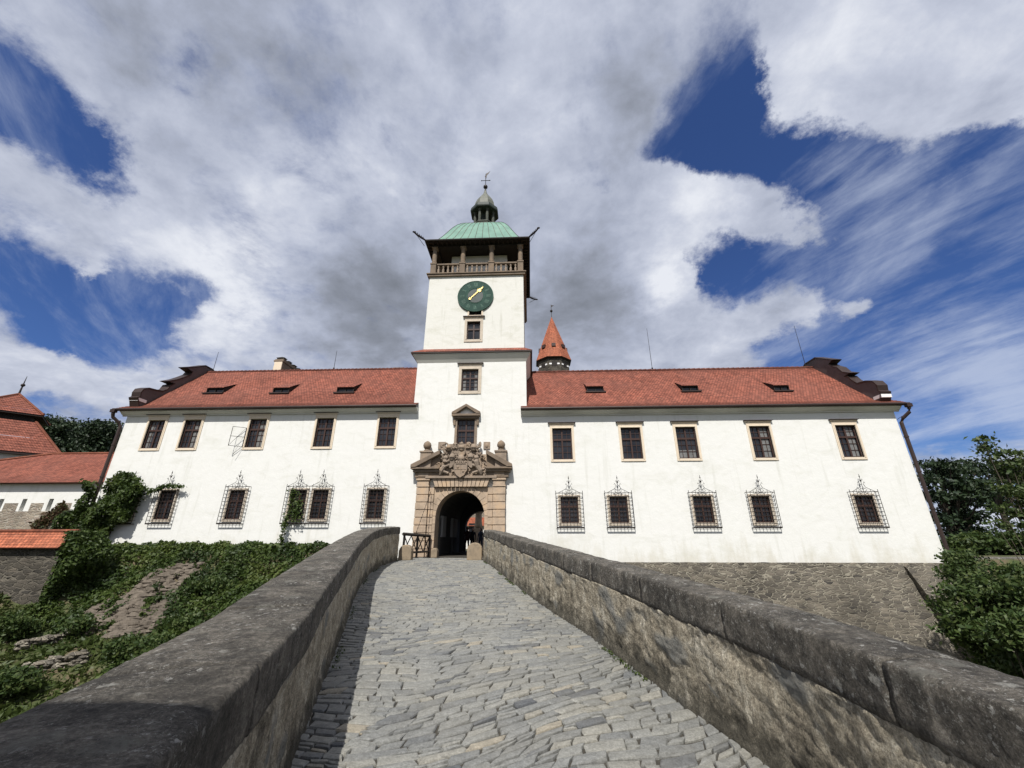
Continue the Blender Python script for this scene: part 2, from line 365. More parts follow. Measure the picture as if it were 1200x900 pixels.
def lerp_tab(t, tab):
    if t <= tab[0][0]: return tab[0][1]
    for (a, va), (b, vb) in zip(tab, tab[1:]):
        if t <= b: return va+(vb-va)*(t-a)/(b-a)
    return tab[-1][1]
# ------------------------------------------------------------------ bridge surveys
def zd(y):
    t = min(max((y-3)/19, 0), 1); return .72*t*t*(3-2*t)*.6+.72*t*.4
RI = [(-6, 2.0), (2, 1.97), (3.5, 1.90), (4.1, 1.80), (5.5, 1.48), (7, 1.17), (8, .90), (10.5, .19), (14, -.69), (17.5, -1.5), (20.9, -2.32)]
LI = [(-6, 1.0), (0, -.70), (1.45, -1.10), (2.2, -1.34), (3, -1.60), (3.9, -1.90), (5, -2.30), (7.4, -3.12), (10, -4.05), (12.3, -4.85), (15.5, -5.75), (18, -6.22), (20.5, -6.35)]
LI[0] = (-6, -.4)
HR = [(2, 1.0), (4, 1.07), (5.5, 1.12), (8, 1.17), (10.5, 1.22), (14, 1.27), (21, 1.36)]
HL = [(2, 1.05), (4, 1.1), (5, 1.15), (7.4, 1.24), (10, 1.28), (12.3, 1.30), (15.5, 1.42), (19, 1.5), (20.5, 1.5)]
def smooth_tab(t, tab): return (lerp_tab(t-.35, tab)+2*lerp_tab(t, tab)+lerp_tab(t+.35, tab))/4
# ------------------------------------------------------------------ ground
def hgt(x, y):
    if y > 24.05: return .60 if x > -27 else .9
    if y < -6: return -.1 if y < -9 else -.1-(y+9)*1.9
    # left bank
    prof = [(-6, -5.6), (9, -5.4), (13, -4.7), (15, -4.1), (17, -3.1), (18.2, -2.5), (19.2, -2.3), (20.5, -1.4), (21.6, -.75), (22.6, -.1), (23.4, .9), (24.05, 1.25)]
    zl = lerp_tab(y, prof)
    if x < -22:
        k = min(1, (-22-x)/3)
        zl = zl+k*(.5 if y < 20.7 else 1.0-zl)
    zr = lerp_tab(y, [(-6, -6), (23.8, -6.2), (24.05, -6.2)])
    k = min(max((x+8)/5, 0), 1)
    z = zl*(1-k)+zr*k
    n = mnoise.noise(Vector((x*.45, y*.45, 0)))*.45+mnoise.noise(Vector((x*1.3, y*1.3, 5)))*.18
    return z+n*(1 if y < 23 else .2)
xs = [-600, -300, -150, -90]+[-60+i*2 for i in range(8)]+[-44+i*.5 for i in range(90)]+[1+i*1.5 for i in range(30)]+[60, 90, 150, 300, 600]
ys = [-600, -300, -100, -40, -15, -9, -6, -3, 0, 3, 6]+[8+i*.5 for i in range(32)]+[24.0, 24.08, 26, 30, 36, 45, 60, 100, 200, 400, 900]
g = MB(); g.v = [(x, y, hgt(x, y)) for y in ys for x in xs]; nx = len(xs)
g.f = [(j*nx+i, j*nx+i+1, (j+1)*nx+i+1, (j+1)*nx+i) for j in range(len(ys)-1) for i in range(nx-1)]
tag(g.build('ground', M['ground'], smooth=True), kind='structure')
def hitG(px, py):
    r = ray(px, py); t = 6.
    while t < 60:
        p = Vector((0, 0, EYE))+r*t
        if p.z < hgt(p.x, p.y): return p
        t += .08
    return p
# ------------------------------------------------------------------ cobbled road
def build_road():
    bed = MB(); y = -6.; rows = []
    ys_ = [-6+i*.5 for i in range(54)]
    for yy in ys_:
        rows.append([(smooth_tab(yy, LI)-.25, yy, zd(yy)-.024), ((smooth_tab(yy, LI)+smooth_tab(yy, RI))/2, yy, zd(yy)-.020), (smooth_tab(yy, RI)+.25, yy, zd(yy)-.024)])
    vs = [p for r_ in rows for p in r_]
    bed.add(vs, [(3*i+k, 3*i+k+1, 3*i+k+4, 3*i+k+3) for i in range(len(ys_)-1) for k in range(2)])
    tag(bed.build('road_bed', M['joint']), kind='structure')
    V = []; Fc = []; tone = []
    def wy(x, y): return y+(.20+.38*max(0, min(1, (11-y)/6)))*max(x+.9, -.5)+.42*mnoise.noise(Vector((x*.6, y*.5, 2)))+.03*mnoise.noise(Vector((x*2.0, y*1.6, 9)))
    def wx(x, y): return x+.10*mnoise.noise(Vector((x*.8, y*.8, 40)))
    y = -3.
    while y < 22.6:
        big = .5+.5*mnoise.noise(Vector((3, y*.4, 0)))
        th = random.uniform(.085, .15)*(1+.5*big)
        x = -8.2-random.random()*.3
        while x < 3.4:
            big2 = .5+.5*mnoise.noise(Vector((x*.45, y*.4, 7)))
            L = random.uniform(.11, .30)*(1+.9*big2*random.random())
            if random.random() < .06: L *= 1.5
            xa, xb = x, x+L; x = xb
            xm = (xa+xb)/2; gp = random.uniform(.003, .008)
            ym = wy(xm, y)
            if ym < -3.4 or ym > 20.9+1.6 or xb < smooth_tab(ym, LI)-.15 or xa > smooth_tab(ym, RI)+.12: continue
            if ym > 20.9 and not (-7.6 < xm < -1.2): continue
            subs = [(y, y+th)]
            if L < .2 and th > .14: subs = [(y, y+th*.5), (y+th*.5, y+th)]
            for (a, b) in subs:
                j = lambda q=.015: random.uniform(-q, q)
                sk = .06*mnoise.noise(Vector((xm*1.1, ym*1.1, 77)))+random.uniform(-.010, .010)
                gy = random.uniform(.009, .015); j2 = lambda q=.012: gy+random.uniform(-q*.6, q)
                c = [(xa+gp+j(.010)+sk, a+j2()), (xm+j()+sk, a+j2(.008)), (xb-gp+j(.010)+sk, a+j2()), (xb-gp+j(.008), (a+b)/2+j()), (xb-gp+j(.010)-sk, b-j2()), (xm+j()-sk, b-j2(.008)), (xa+gp+j(.010)-sk, b-j2()), (xa+gp+j(.008), (a+b)/2+j())]
                c = [(wx(p, q), wy(p, q)) for p, q in c]
                cx = sum(p for p, q in c)/8; cy = sum(q for p, q in c)/8
                tx, ty = random.gauss(0, .030), random.gauss(0, .032); hz = random.gauss(.001, .003)
                o = len(V); z0 = zd(cy)
                for p, q in c: V.append((p, q, z0-.05))
                for p, q in c:
                    V.append((p, q, zd(q)-.012+hz*.5))
                for p, q in c:
                    k = .93; pp, qq = cx+(p-cx)*k, cy+(q-cy)*(k-.04)
                    V.append((pp, qq, zd(qq)+hz+tx*(pp-cx)+ty*(qq-cy)))
                V.append((cx, cy, z0+hz+.006))
                for i in range(8):
                    n_ = (i+1) % 8
                    Fc.append((o+i, o+n_, o+8+n_, o+8+i)); Fc.append((o+8+i, o+8+n_, o+16+n_, o+16+i)); Fc.append((o+16+i, o+16+n_, o+24))
                t_ = random.gauss(.42, .17)+.10*mnoise.noise(Vector((cx, cy, 0)))
                if random.random() < .08: t_ += .35
                if random.random() < .06: t_ -= .35
                tone += [min(max(t_, 0), 1)]*24
        y += th
    me = bpy.data.meshes.new('cobbled_road'); me.from_pydata(V, [], Fc)
    a_ = me.attributes.new('tone', 'FLOAT', 'FACE'); a_.data.foreach_set('value', tone)
    me.materials.append(M['cobble']); o = bpy.data.objects.new('cobbled_road', me); COL.objects.link(o); tag(o, kind='structure')
build_road()
# ------------------------------------------------------------------ stone bridge: parapets, copings, body
bridge = thing('stone_bridge', (-1.5, 10, -6), 'curving stone bridge with rendered parapets leading up to the castle gate', 'bridge')
def steps(y0, y1):
    out = [y0]; y = y0
    while y < y1-.02:
        y += max(.022, min(.30, .010*max(y, 1.)+.006)); out.append(min(y, y1))
    return out
def nrm_dir(tab, y):
    dx = (smooth_tab(y+.2, tab)-smooth_tab(y-.2, tab))/.4
    l = math.hypot(1, dx); return (1/l, -dx/l)      # unit vector to the right of the path (x, y)
def section(side, y, hw, prof):
    """prof: list of (offset across from the inner face outwards, height above deck)"""
    tab = RI if side > 0 else LI
    x = smooth_tab(y, tab); nx_, ny_ = nrm_dir(tab, y)
    return [(x+side*nx_*o, y+side*ny_*o, h) for o, h in prof]
def parapet(side, y0, y1, width):
    H = HR if side > 0 else HL
    cop = .31
    ysx = steps(y0, y1); V = []; hg = []; sg = []; nP = None
    for y in ysx:
        top = smooth_tab(y, H)-cop+.015*mnoise.noise(Vector((y*1.2, side, 0)))
        nz = 34
        prof = [(0., -.06+(top+.06)*i/nz) for i in range(nz+1)]+[(width, top), (width, -.5), (width+.05, -2.5), (width+.25, -7.5)]
        nP = len(prof)
        for i, (x_, y_, h) in enumerate(section(side, y, 0, prof)):
            if i <= nz:
                q = Vector((x_*2.2, y_*2.2, h*2.6))
                d = .016*mnoise.noise(q)+.014*mnoise.noise(q*2.7)+.013*mnoise.noise(q*7)+.007*mnoise.noise(q*15)
                pt = mnoise.noise(Vector((x_*1.1+8, y_*1.1, h*1.6)))
                q2 = Vector((x_*2.1, y_*2.1, h*3.4)); sv = mnoise.noise(q2+Vector((9, 2, 4)))
                stn_ = min(max((sv-.20)*9, 0), 1)*(1 if pt > -.05 else 0)
                if pt > .05 or stn_ > 0: d += -.010*min(1, max(0, pt-.05)*12)+.010*stn_        # fallen render, stones standing out
                d -= .03*max(0, 1-h/.25)*0
                x_ -= side*(d) ; 
                if h < .12: x_ -= side*.03*(1-max(h, 0)/.12)
            V.append((x_, y_, zd(y)+h)); hg.append(max(0, h)/1.0 if i <= nz else .5); sg.append(stn_ if i <= nz else .3)
    Fc = [(i*nP+k, i*nP+k+1, (i+1)*nP+k+1, (i+1)*nP+k) for i in range(len(ysx)-1) for k in range(nP-1)]
    Fc += [tuple(range(nP)), tuple((len(ysx)-1)*nP+k for k in range(nP-1, -1, -1))]
    m = MB(); m.v = V; m.f = Fc
    o = m.build('parapet_wall', M['render'], bridge, smooth=True)
    a_ = o.data.attributes.new('hgt', 'FLOAT', 'POINT'); a_.data.foreach_set('value', hg)
    a_ = o.data.attributes.new('stone', 'FLOAT', 'POINT'); a_.data.foreach_set('value', sg)
    # coping stones
    y = y0; k = 0
    lens = [1.7, 1.35, 1.5, 1.2, 1.6, 1.45]
    while y < y1-.3:
        L = lens[k % 6]*random.uniform(.9, 1.1); ye = min(y+L, y1)
        if y1-ye < .5: ye = y1
        m = MB(); sx = steps(y+.004, ye-.004); nP = 0; dz = random.uniform(-.008, .008); dp = random.uniform(-.008, .012)
        for iy, yy in enumerate(sx):
            top = smooth_tab(yy, H)+dz; w = width+.03; ov = .006+dp*.6
            bt = top-cop-.004+.03*mnoise.noise(Vector((yy*.9, 3*side, 1)))
            prof = [(-ov+.02, bt-.02), (-ov, bt+.03)]+[(-ov, bt+.03+(top-bt-.08)*i/6) for i in range(1, 6)]+[(-ov, top-.03), (-ov+.007, top-.012), (-ov+.022, top-.002)]
            prof += [(-ov+.04+(w+ov-.06)*i/9, top+.012*math.sin(PI*i/9)) for i in range(1, 9)]
            prof += [(w-.02, top-.004), (w+.02, top-.04), (w+.02, bt)]
            nP = len(prof)
            e = min(yy-sx[0], sx[-1]-yy)
            for (x_, y_, h) in section(side, yy, 0, prof):
                q = Vector((x_*3, y_*3, h*3+zd(y_)*3))
                d = .010*mnoise.noise(q)+.007*mnoise.noise(q*3)+.007*mnoise.noise(q*9)+.004*mnoise.noise(q*21)
                er = .007*max(0, 1-e/.03)
                m.v.append((x_-side*d*(1 if h < top-.03 else .6), y_, zd(y_)+h+d*.9-er*(1 if h > bt+.1 else 0)))
        m.f = [(i*nP+a, i*nP+a+1, (i+1)*nP+a+1, (i+1)*nP+a) for i in range(len(sx)-1) for a in range(nP-1)]
        m.f += [tuple(range(nP)), tuple((len(sx)-1)*nP+a for a in range(nP-1, -1, -1)), ]
        m.f += [(i*nP+nP-1, i*nP, (i+1)*nP, (i+1)*nP+nP-1) for i in range(len(sx)-1)]
        m.build('coping_stone', M['coping'], bridge, smooth=True)
        y = ye; k += 1
parapet(1, -3.2, 20.9, .45)
parapet(-1, -3.2, 20.5, .66)
b = MB()
vs = []
ysb = [-6+i*1.5 for i in range(19)]
for y in ysb:
    l = smooth_tab(y, LI)-.62; r_ = smooth_tab(y, RI)+.42
    vs += [(l, y, zd(y)-.08), (r_, y, zd(y)-.08), (r_, y, -7), (l, y, -7)]
b.add(vs, [(4*i+k, 4*i+(k+1) % 4, 4*i+4+(k+1) % 4, 4*i+4+k) for i in range(len(ysb)-1) for k in range(4)]+[(0, 1, 2, 3), tuple(4*(len(ysb)-1)+k for k in (3, 2, 1, 0))])
b.build('bridge_body', M['rubble_dark'], bridge)
# landing before the gate (drawbridge pit cover)
ld = MB().box(-7.4, -1.3, 21.1, 24.0, .3, .665); ld.build('landing', M['rubble_dark'], bridge)
gpz = thing('shadow_pillar', (-2.0, -1.6, 0), 'tall square stone pillar out of view behind the camera, added to shade the near left parapet', 'pillar')  # unseen pillar added to cast the shadow across the near left coping
MB().box(-2.7, -1.35, -2.3, -1.2, -.1, 4.55).build('shaft', M['rubble_dark'], gpz)
MB().box(-2.82, -1.23, -2.42, -1.08, 4.552, 4.85).build('cap', M['coping'], gpz, bevel=.04)
# ------------------------------------------------------------------ facade helpers
def wall_holes(mb, x0, x1, z0, z1, Y, depth, holes):
    xs_ = sorted({x0, x1, *[h[0] for h in holes], *[h[1] for h in holes]}); zs_ = sorted({z0, z1, *[h[2] for h in holes], *[h[3] for h in holes]})
    for a, b_ in zip(xs_, xs_[1:]):
        for c, d in zip(zs_, zs_[1:]):
            mx, mz = (a+b_)/2, (c+d)/2
            if any(h[0] < mx < h[1] and h[2] < mz < h[3] for h in holes): continue
            mb.quad((a, Y, c), (b_, Y, c), (b_, Y, d), (a, Y, d))
    for h in holes:
        a, b_, c, d = h
        mb.quad((a, Y, c), (a, Y+depth, c), (a, Y+depth, d), (a, Y, d)); mb.quad((b_, Y, c), (b_, Y+depth, c), (b_, Y+depth, d), (b_, Y, d))
        mb.quad((a, Y, d), (b_, Y, d), (b_, Y+depth, d), (a, Y+depth, d)); mb.quad((a, Y, c), (b_, Y, c), (b_, Y+depth, c), (a, Y+depth, c))
def window(parent, xc, zb, w, h, Y=D, cap=True, fw=.14, grille=False, mat='cream', muntin=True, cols=2, tr=.64, double=None, label=None, openleaf=False, capmat='gutter'):
    x0, x1 = xc-w/2, xc+w/2; zt = zb+h
    fr = MB()
    fr.box(x0-fw, x0, Y-.045, Y+.10, zb-fw, zt+fw); fr.box(x1, x1+fw, Y-.045, Y+.10, zb-fw, zt+fw)
    fr.box(x0, x1, Y-.045, Y+.10, zt, zt+fw); fr.box(x0, x1, Y-.055, Y+.10, zb-fw, zb)
    # raised inner bead
    fr.box(x0-fw*.45, x0-.01, Y-.07, Y-.04, zb-.02, zt+fw*.4); fr.box(x1+.01, x1+fw*.45, Y-.07, Y-.04, zb-.02, zt+fw*.4)
    fr.box(x0-fw*.45, x1+fw*.45, Y-.072, Y-.042, zt+.01, zt+fw*.5)
    if cap:
        fr.box(x0-fw-.01, x1+fw+.01, Y-.05, Y+.05, zt+fw+.002, zt+fw+.12)
        fr.box(x0-fw-.05, x1+fw+.05, Y-.10, Y+.05, zt+fw+.122, zt+fw+.19)
    F_ = fr.build('window', M[mat], parent, bevel=.008)
    if label: F_['label'] = label
    if cap:
        MB().box(x0-fw-.12, x1+fw+.12, Y-.17, Y+.04, zt+fw+.192, zt+fw+.225).build('cap', M[capmat], F_)
    s = MB(); yo, yi = Y+.10, Y+.17; t = .055
    s.box(x0, x0+t, yo, yi, zb, zt); s.box(x1-t, x1, yo, yi, zb, zt); s.box(x0+t, x1-t, yo, yi, zb, zb+t*1.3); s.box(x0+t, x1-t, yo, yi, zt-t, zt)
    zm = zb+h*tr; s.box(xc-.045, xc+.045, yo-.012, yi, zb+t*1.3, zt-t); s.box(x0+t, x1-t, yo-.02, yi, zm-.055, zm+.055)
    if muntin:
        for sx in (-1, 1):
            xm = xc+sx*(w/4); s.box(xm-.012, xm+.012, yo+.02, yi-.005, zb+t*1.3, zt-t)
        for k in (1, 2):
            zz = zb+t+(zm-zb-t)*k/3; s.box(x0+t, x1-t, yo+.022, yi-.007, zz-.012, zz+.012)
        zz = (zm+zt)/2; s.box(x0+t, x1-t, yo+.022, yi-.007, zz-.012, zz+.012)
    s.build('sash', M['sash'], F_)
    MB().quad((x0, Y+.155, zb), (x1, Y+.155, zb), (x1, Y+.155, zt), (x0, Y+.155, zt)).build('pane', M['glass'], F_)
    if cap and random.random() < .55:
        cm = MB()
        for (ca, cb) in random.choice((((.08, .30),), ((.08, .24), (.74, .92)), ((.55, .9),), ((.1, .9),))):
            zz0 = zb+.05 if cb-ca < .5 else zb+.05; zz1 = zt-.1 if cb-ca < .5 else zb+h*.28
            cm.quad((x0+w*ca, Y+.152, zz0), (x0+w*cb, Y+.152, zz0), (x0+w*cb, Y+.152, zz1), (x0+w*ca, Y+.152, zz1))
        cm.build('curtain', M['curtain'], F_)
    if grille:
        do_grille(F_, [(xc)], x0, x1, zb, zt, Y)
    return F_
def do_grille(F_, centres, x0, x1, zb, zt, Y):
    g_ = MB(); mx = .26; gx0, gx1, gz0, gz1 = x0-mx, x1+mx, zb-.26, zt+.22; yf = Y-.20; r = .011
    n = max(6, round((gx1-gx0)/.20)); m_ = round((gz1-gz0)/.215)
    for i in range(n+1):
        x = gx0+(gx1-gx0)*i/n
        g_.tube([(x, Y-.02, gz0), (x, yf, gz0), (x, yf, gz1+(.13 if i % 2 == 0 else .0))], r if 0 < i < n else r*1.4, 5)
    for k in range(m_+1):
        z = gz0+(gz1-gz0)*k/m_; e = r*2.1 if k in (0,) else (r*1.6 if k == m_ else r)
        g_.tube([(gx0, Y+.02, z), (gx0, yf-.01, z), (gx1, yf-.01, z), (gx1, Y+.02, z)], e, 5)
    # extra sill band that reads as the dark lower edge
    g_.tube([(gx0, yf-.012, gz0+.03), (gx1, yf-.012, gz0+.03)], .03, 5)
    for xc in centres:                                     # wrought crest: two swept arms, scrolls and a finial
        top = gz1
        for sx in (-1, 1):
            g_.tube([(xc+sx*.62, yf, top+.01), (xc+sx*.40, yf, top+.12), (xc+sx*.17, yf, top+.24), (xc+sx*.09, yf, top+.42), (xc+sx*.16, yf, top+.54), (xc+sx*.20, yf, top+.46)], .013, 5)
            g_.tube([(xc+sx*.05, yf, top), (xc+sx*.20, yf, top+.10), (xc+sx*.12, yf, top+.20), (xc, yf, top+.14)], .012, 5)
            g_.tube([(xc, yf, top+.62), (xc+sx*.09, yf, top+.70), (xc+sx*.11, yf, top+.62)], .012, 5)
            g_.tube([(xc+sx*.02, yf, gz1-.02), (xc+sx*.20, yf, gz1-.10), (xc+sx*.28, yf, gz1-.02), (xc+sx*.22, yf, gz1+.0)], .014, 5)
        g_.tube([(xc, yf, top), (xc, yf, top+.97)], .012, 5)
        g_.ball((xc, yf, top+.60), .05, 8, 5); g_.ball((xc, yf, top+.84), .032, 6, 4, (1, 1, 1.6))
    g_.build('grille', M['iron'], F_)
def px_window(tl, tr_, bl, br):          # opening from four surveyed corners
    a = [F(*p) for p in (tl, tr_, bl, br)]
    x0 = (a[0][0]+a[2][0])/2; x1 = (a[1][0]+a[3][0])/2
    return (x0+x1)/2, (a[2][1]+a[3][1])/2, x1-x0, (a[0][1]+a[1][1])/2-(a[2][1]+a[3][1])/2
ZE_L = at(300, 477.5, YE).z; ZE_R = at(830, 476, YE).z
XL, XR = -26.1, 21.85; TL, TR_ = -7.30, -.13
upL = [px_window((176.7,490),(197,490),(165.8,523.7),(185,523.7)), px_window((220,490),(238.3,490),(209,523.7),(227.5,523.7)), px_window((295,489.5),(314.2,489.5),(287,523.7),(306.7,523.7)),
       px_window((372,493),(391.7,493),(366.5,525.5),(386.5,525.5)), px_window((444.7,493),(464.7,493),(441.5,525.5),(461,525.5))]
upR = [px_window((647.4,500.6),(669.6,500.6),(648,536.8),(670.8,536.8)), px_window((727.4,500.6),(750,500.6),(730,537),(753.4,537)), px_window((791,500.6),(814,500.6),(796,537.3),(820,537.3)),
       px_window((877.4,500.4),(901,500.4),(885,537.6),(909,537.6)), px_window((977.6,500.4),(1001.6,500.4),(989.6,537.6),(1013.6,537.6))]
loL = [px_window((148,574),(166,574),(136,607),(154,607)), px_window((190.3,574.2),(208.3,574.2),(180.5,607.5),(198,607.5)), px_window((271.7,574.7),(289,574.7),(263,608),(280,608)),
       px_window((342.5,575.5),(359.8,575.5),(335.8,608.8),(355,608.8)), px_window((368,575.5),(386,575.5),(362.8,609),(380,609)), px_window((432.8,576.2),(450.8,576.2),(428.3,610.5),(446,610.5))]
loR = [px_window((657.4,581),(676.4,581),(658,611),(678,611)), px_window((714,581.6),(735,581.6),(716,612),(736.4,612)), px_window((812,582),(833,582),(816,612.4),(837.6,612.4)),
       px_window((879.4,583),(901.4,583),(885,613.4),(908,613.4)), px_window((1000.6,583.6),(1022.4,583.6),(1008.6,615),(1032.4,615))]
def level(ws, k=1.0):
    n = len(ws); w = sum(a[2] for a in ws)/n; h = sum(a[3] for a in ws)/n
    xm = sum(a[0] for a in ws)/n; zm = sum(a[1] for a in ws)/n
    return [(a[0], zm, w, h) for a in ws]
upL = level(upL); upR = level(upR); loL = level(loL); loR = level(loR)
def hole(w): return (w[0]-w[2]/2, w[0]+w[2]/2, w[1], w[1]+w[3])
# ------------------------------------------------------------------ roofs
def tile_slope(mb, x0, x1, prof, flip=False, step=.17, xin=None):
    """courses of tiles on a slope following prof [(y,z)...] from eave to ridge; uv in metres"""
    pts = []; L = 0.
    seg = [math.dist(a, b_) for a, b_ in zip(prof, prof[1:])]; tot = sum(seg); n = int(tot/step)
    def at_s(s):
        for (a, b_), l in zip(zip(prof, prof[1:]), seg):
            if s <= l+1e-6: return (a[0]+(b_[0]-a[0])*s/l, a[1]+(b_[1]-a[1])*s/l)
            s -= l
        return prof[-1]
    for i in range(n+1):
        s0 = tot*i/(n+1); s1 = tot*(i+1)/(n+1); (ya, za), (yb, zb) = at_s(s0), at_s(s1)
        za += .0; zb += .0
        a0, a1 = (x0, x1) if (xin is None) else (xin(ya)[0], xin(ya)[1])
        up = .028
        mb.add([(a0, ya, za+up), (a1, ya, za+up), (a1, yb, zb+.004), (a0, yb, zb+.004)], [(0,1,2,3)], [[(a0, s0), (a1, s0), (a1, s1), (a0, s1)]])
        mb.add([(a0, ya, za+.004), (a1, ya, za+.004), (a1, ya, za+up), (a0, ya, za+up)], [(0,1,2,3)], [[(a0, s0), (a1, s0), (a1, s0+.01), (a0, s0+.01)]])
YR = 28.6
def wing(side):
    L_ = side < 0
    x0, x1 = (XL, TL) if L_ else (TR_, XR)
    ze = ZE_L if L_ else ZE_R; zr = at(300, 435.5, YR).z if L_ else at(800, 433.5, YR).z
    w = thing('castle_wing', ((x0+x1)/2, D, .6), ('white castle wing left of the clock tower, ivy at its foot, red tile roof' if L_ else 'white castle wing right of the clock tower standing on a rubble stone base'), 'castle wing')
    zb0 = .2 if L_ else .46
    holes = [hole(a) for a in (upL+loL if L_ else upR+loR)]
    wl = MB(); zt = ze-.2
    wall_holes(wl, x0, x1, zb0, zt, D, .34, holes)
    xe, xi = (x0, x1) if L_ else (x1, x0)
    yb = 33.2
    wl.quad((xe, D, zb0), (xe, yb, zb0), (xe, yb, zt), (xe, D, zt)); wl.add([(xe, D, zt), (xe, yb, zt), (xe, YR, zr-.3)], [(0,1,2)])
    wl.quad((x0, yb, zb0), (x1, yb, zb0), (x1, yb, zt), (x0, yb, zt))
    wl.build('wall', M['plaster'], w)
    for k, a in enumerate(upL if L_ else upR):
        lb = None
        window(w, *a, cap=True, label=lb)
    lo = loL if L_ else loR
    k = 0
    while k < len(lo):
        if L_ and k == 3:
            f1 = window(w, *lo[3], cap=False, fw=.13, mat='pale'); f2 = window(w, *lo[4], cap=False, fw=.13, mat='pale')
            a = hole(lo[3]); b_ = hole(lo[4]); do_grille(f1, [lo[3][0]-.05, lo[4][0]+.05], a[0], b_[1], a[2], a[3], D); k += 2; continue
        window(w, *lo[k], cap=False, fw=.14, grille=True, mat='pale'); k += 1
    # cornice cove + gutter
    cx0, cx1 = (x0-.55, x1+.02) if L_ else (x0-.02, x1+.55)
    if L_: cx1 = x1+.30
    else: cx0 = x0-.36
    co = MB()
    co.prismX([(D-.02, ze-.36), (D-.09, ze-.355), (D-.10, ze-.29), (D-.16, ze-.27), (D-.24, ze-.21), (D-.32, ze-.13), (D-.37, ze-.12), (D-.37, ze-.045), (D-.02, ze-.03)], cx0+.3*(L_), cx1-.3*(not L_))
    co.build('cornice', M['cove'], w)
    gu = MB(); gu.tube([(cx0-.05*L_, YE-.03, ze+.0), (cx1+.05*(not L_), YE-.03, ze+.0)], .075, 8)
    gu.box(cx0, cx1, YE+.03, YE+.14, ze-.07, ze-.01); gu.build('gutter', M['gutter'], w)
    # roof
    ex0, ex1 = cx0-.05*L_, cx1+.05*(not L_)
    r_ = MB()
    def xin(y):
        if y < D: return (ex0, ex1)
        if y < D+1.0:
            k = (y-D); return ((ex0+(x0+.15-ex0)*k, x1) if L_ else (x0, ex1+(x1-.15-ex1)*k))
        return (x0+.15, x1) if L_ else (x0, x1-.15)
    tile_slope(r_, 0, 0, [(YE, ze+.04), (24.35, ze+.50), (YR, zr)], xin=xin)
    bk = (x0+.15, x1) if L_ else (x0, x1-.15)
    tile_slope(r_, bk[0], bk[1], [(2*YR-YE, ze+.04), (2*YR-24.35, ze+.50), (YR, zr)])
    r_.quad((bk[0], YE+.02, ze-.02), (bk[1], YE+.02, ze-.02), (bk[1], 33.4, ze-.02), (bk[0], 33.4, ze-.02), [(0, 0)]*4)
    rf = r_.build('roof', M['tiles'], w, fixn=False)
    rd = MB(); n = 60
    for i in range(n):
        a = bk[0]+(bk[1]-bk[0])*i/n; b_ = bk[0]+(bk[1]-bk[0])*(i+1)/n
        rd.tube([(a, YR, zr-.02), (b_+.03, YR, zr+.012)], [.115, .13], 8)
    for p in rd.f: pass
    rd.uv = {}
    rd.build('ridge', M['tiles'], rf)
    # dormers
    dm = [(241, 461, 20), (319, 461, 19), (394, 460.5, 20)] if L_ else [(688, 459.5, 19.5), (800, 459, 19), (908, 458.5, 18)]
    def zroof(y): return ze+.50+(zr-ze-.50)*(y-24.35)/(YR-24.35)
    for (px, py, wpx) in dm:
        # find slope point under pixel
        best = min(((abs(at(px, py, y).z-zroof(y)), y) for y in [24.35+i*.02 for i in range(210)]))
        y = best[1]; p = at(px, py, y); a0 = p.x; a1 = at(px+wpx, py, y).x; z0 = zroof(y)+.03; hh = .40; y2 = y+1.05
        z2 = zroof(y2)+.08
        d_ = MB(); d_.quad((a0-.06, y-.10, z0+hh), (a1+.06, y-.10, z0+hh), (a1+.06, y2, z2), (a0-.06, y2, z2), [(a0, 0), (a1, 0), (a1, 1.5), (a0, 1.5)])
        d_.quad((a0-.06, y-.10, z0+hh-.05), (a1+.06, y-.10, z0+hh-.05), (a1+.06, y2, z2-.05), (a0-.06, y2, z2-.05), [(a0, 0), (a1, 0), (a1, 1.5), (a0, 1.5)])
        d_.quad((a0-.06, y-.10, z0+hh-.05), (a1+.06, y-.10, z0+hh-.05), (a1+.06, y-.10, z0+hh), (a0-.06, y-.10, z0+hh), [(0, 0), (1, 0), (1, .05), (0, .05)])
        do = d_.build('dormer', M['tiles'], w)
        e = MB()
        for xx in (a0, a1-.05):
            e.add([(xx, y, z0-.05), (xx, y, z0+hh-.04), (xx, y2, z2-.06), (xx+.05, y, z0-.05), (xx+.05, y, z0+hh-.04), (xx+.05, y2, z2-.06)], [(0,1,2), (3,5,4), (0,3,4,1), (1,4,5,2), (0,2,5,3)])
        e.box(a0+.05, a1-.05, y+.02, y+.08, z0-.04, z0+.06); e.box(a0+.05, a1-.05, y-.01, y+.05, z0+hh-.12, z0+hh-.05); e.box((a0+a1)/2-.03, (a0+a1)/2+.03, y+.02, y+.07, z0+.06, z0+hh-.12)
        e.build('dormer_frame', M['darkwood'], do)
        MB().quad((a0+.05, y+.09, z0), (a1-.05, y+.09, z0), (a1-.05, y+.09, z0+hh-.05), (a0+.05, y+.09, z0+hh-.05)).build('pane', M['glass'], do)
        MB().box(a0-.12, a1+.12, y-.22, y+.0, z0-.10, z0-.02).build('flashing', M['gutter'], do)
    # gable parapet
    gx = -25.95 if L_ else 21.55
    if L_: pts = [(158, 470.5), (157, 466), (160, 465), (161, 460), (164, 456.5), (170, 455.5), (178, 457.5), (186, 459), (192, 457), (196, 452), (201, 449.5), (192.5, 447), (203, 445.5), (211, 443), (219, 440), (222, 435.5), (214, 431), (226, 430.5), (237, 429)]
    else: pts = [(1037, 468), (1037, 459), (1034, 458), (1033, 452), (1028, 447.5), (1020, 447), (1010, 449.8), (1003, 446), (998, 441.5), (994, 440.5), (1001, 437.2), (992, 436.5), (986, 431.5), (979, 429.5), (975, 426.5), (980.6, 422), (970, 421), (959.5, 419.6)]
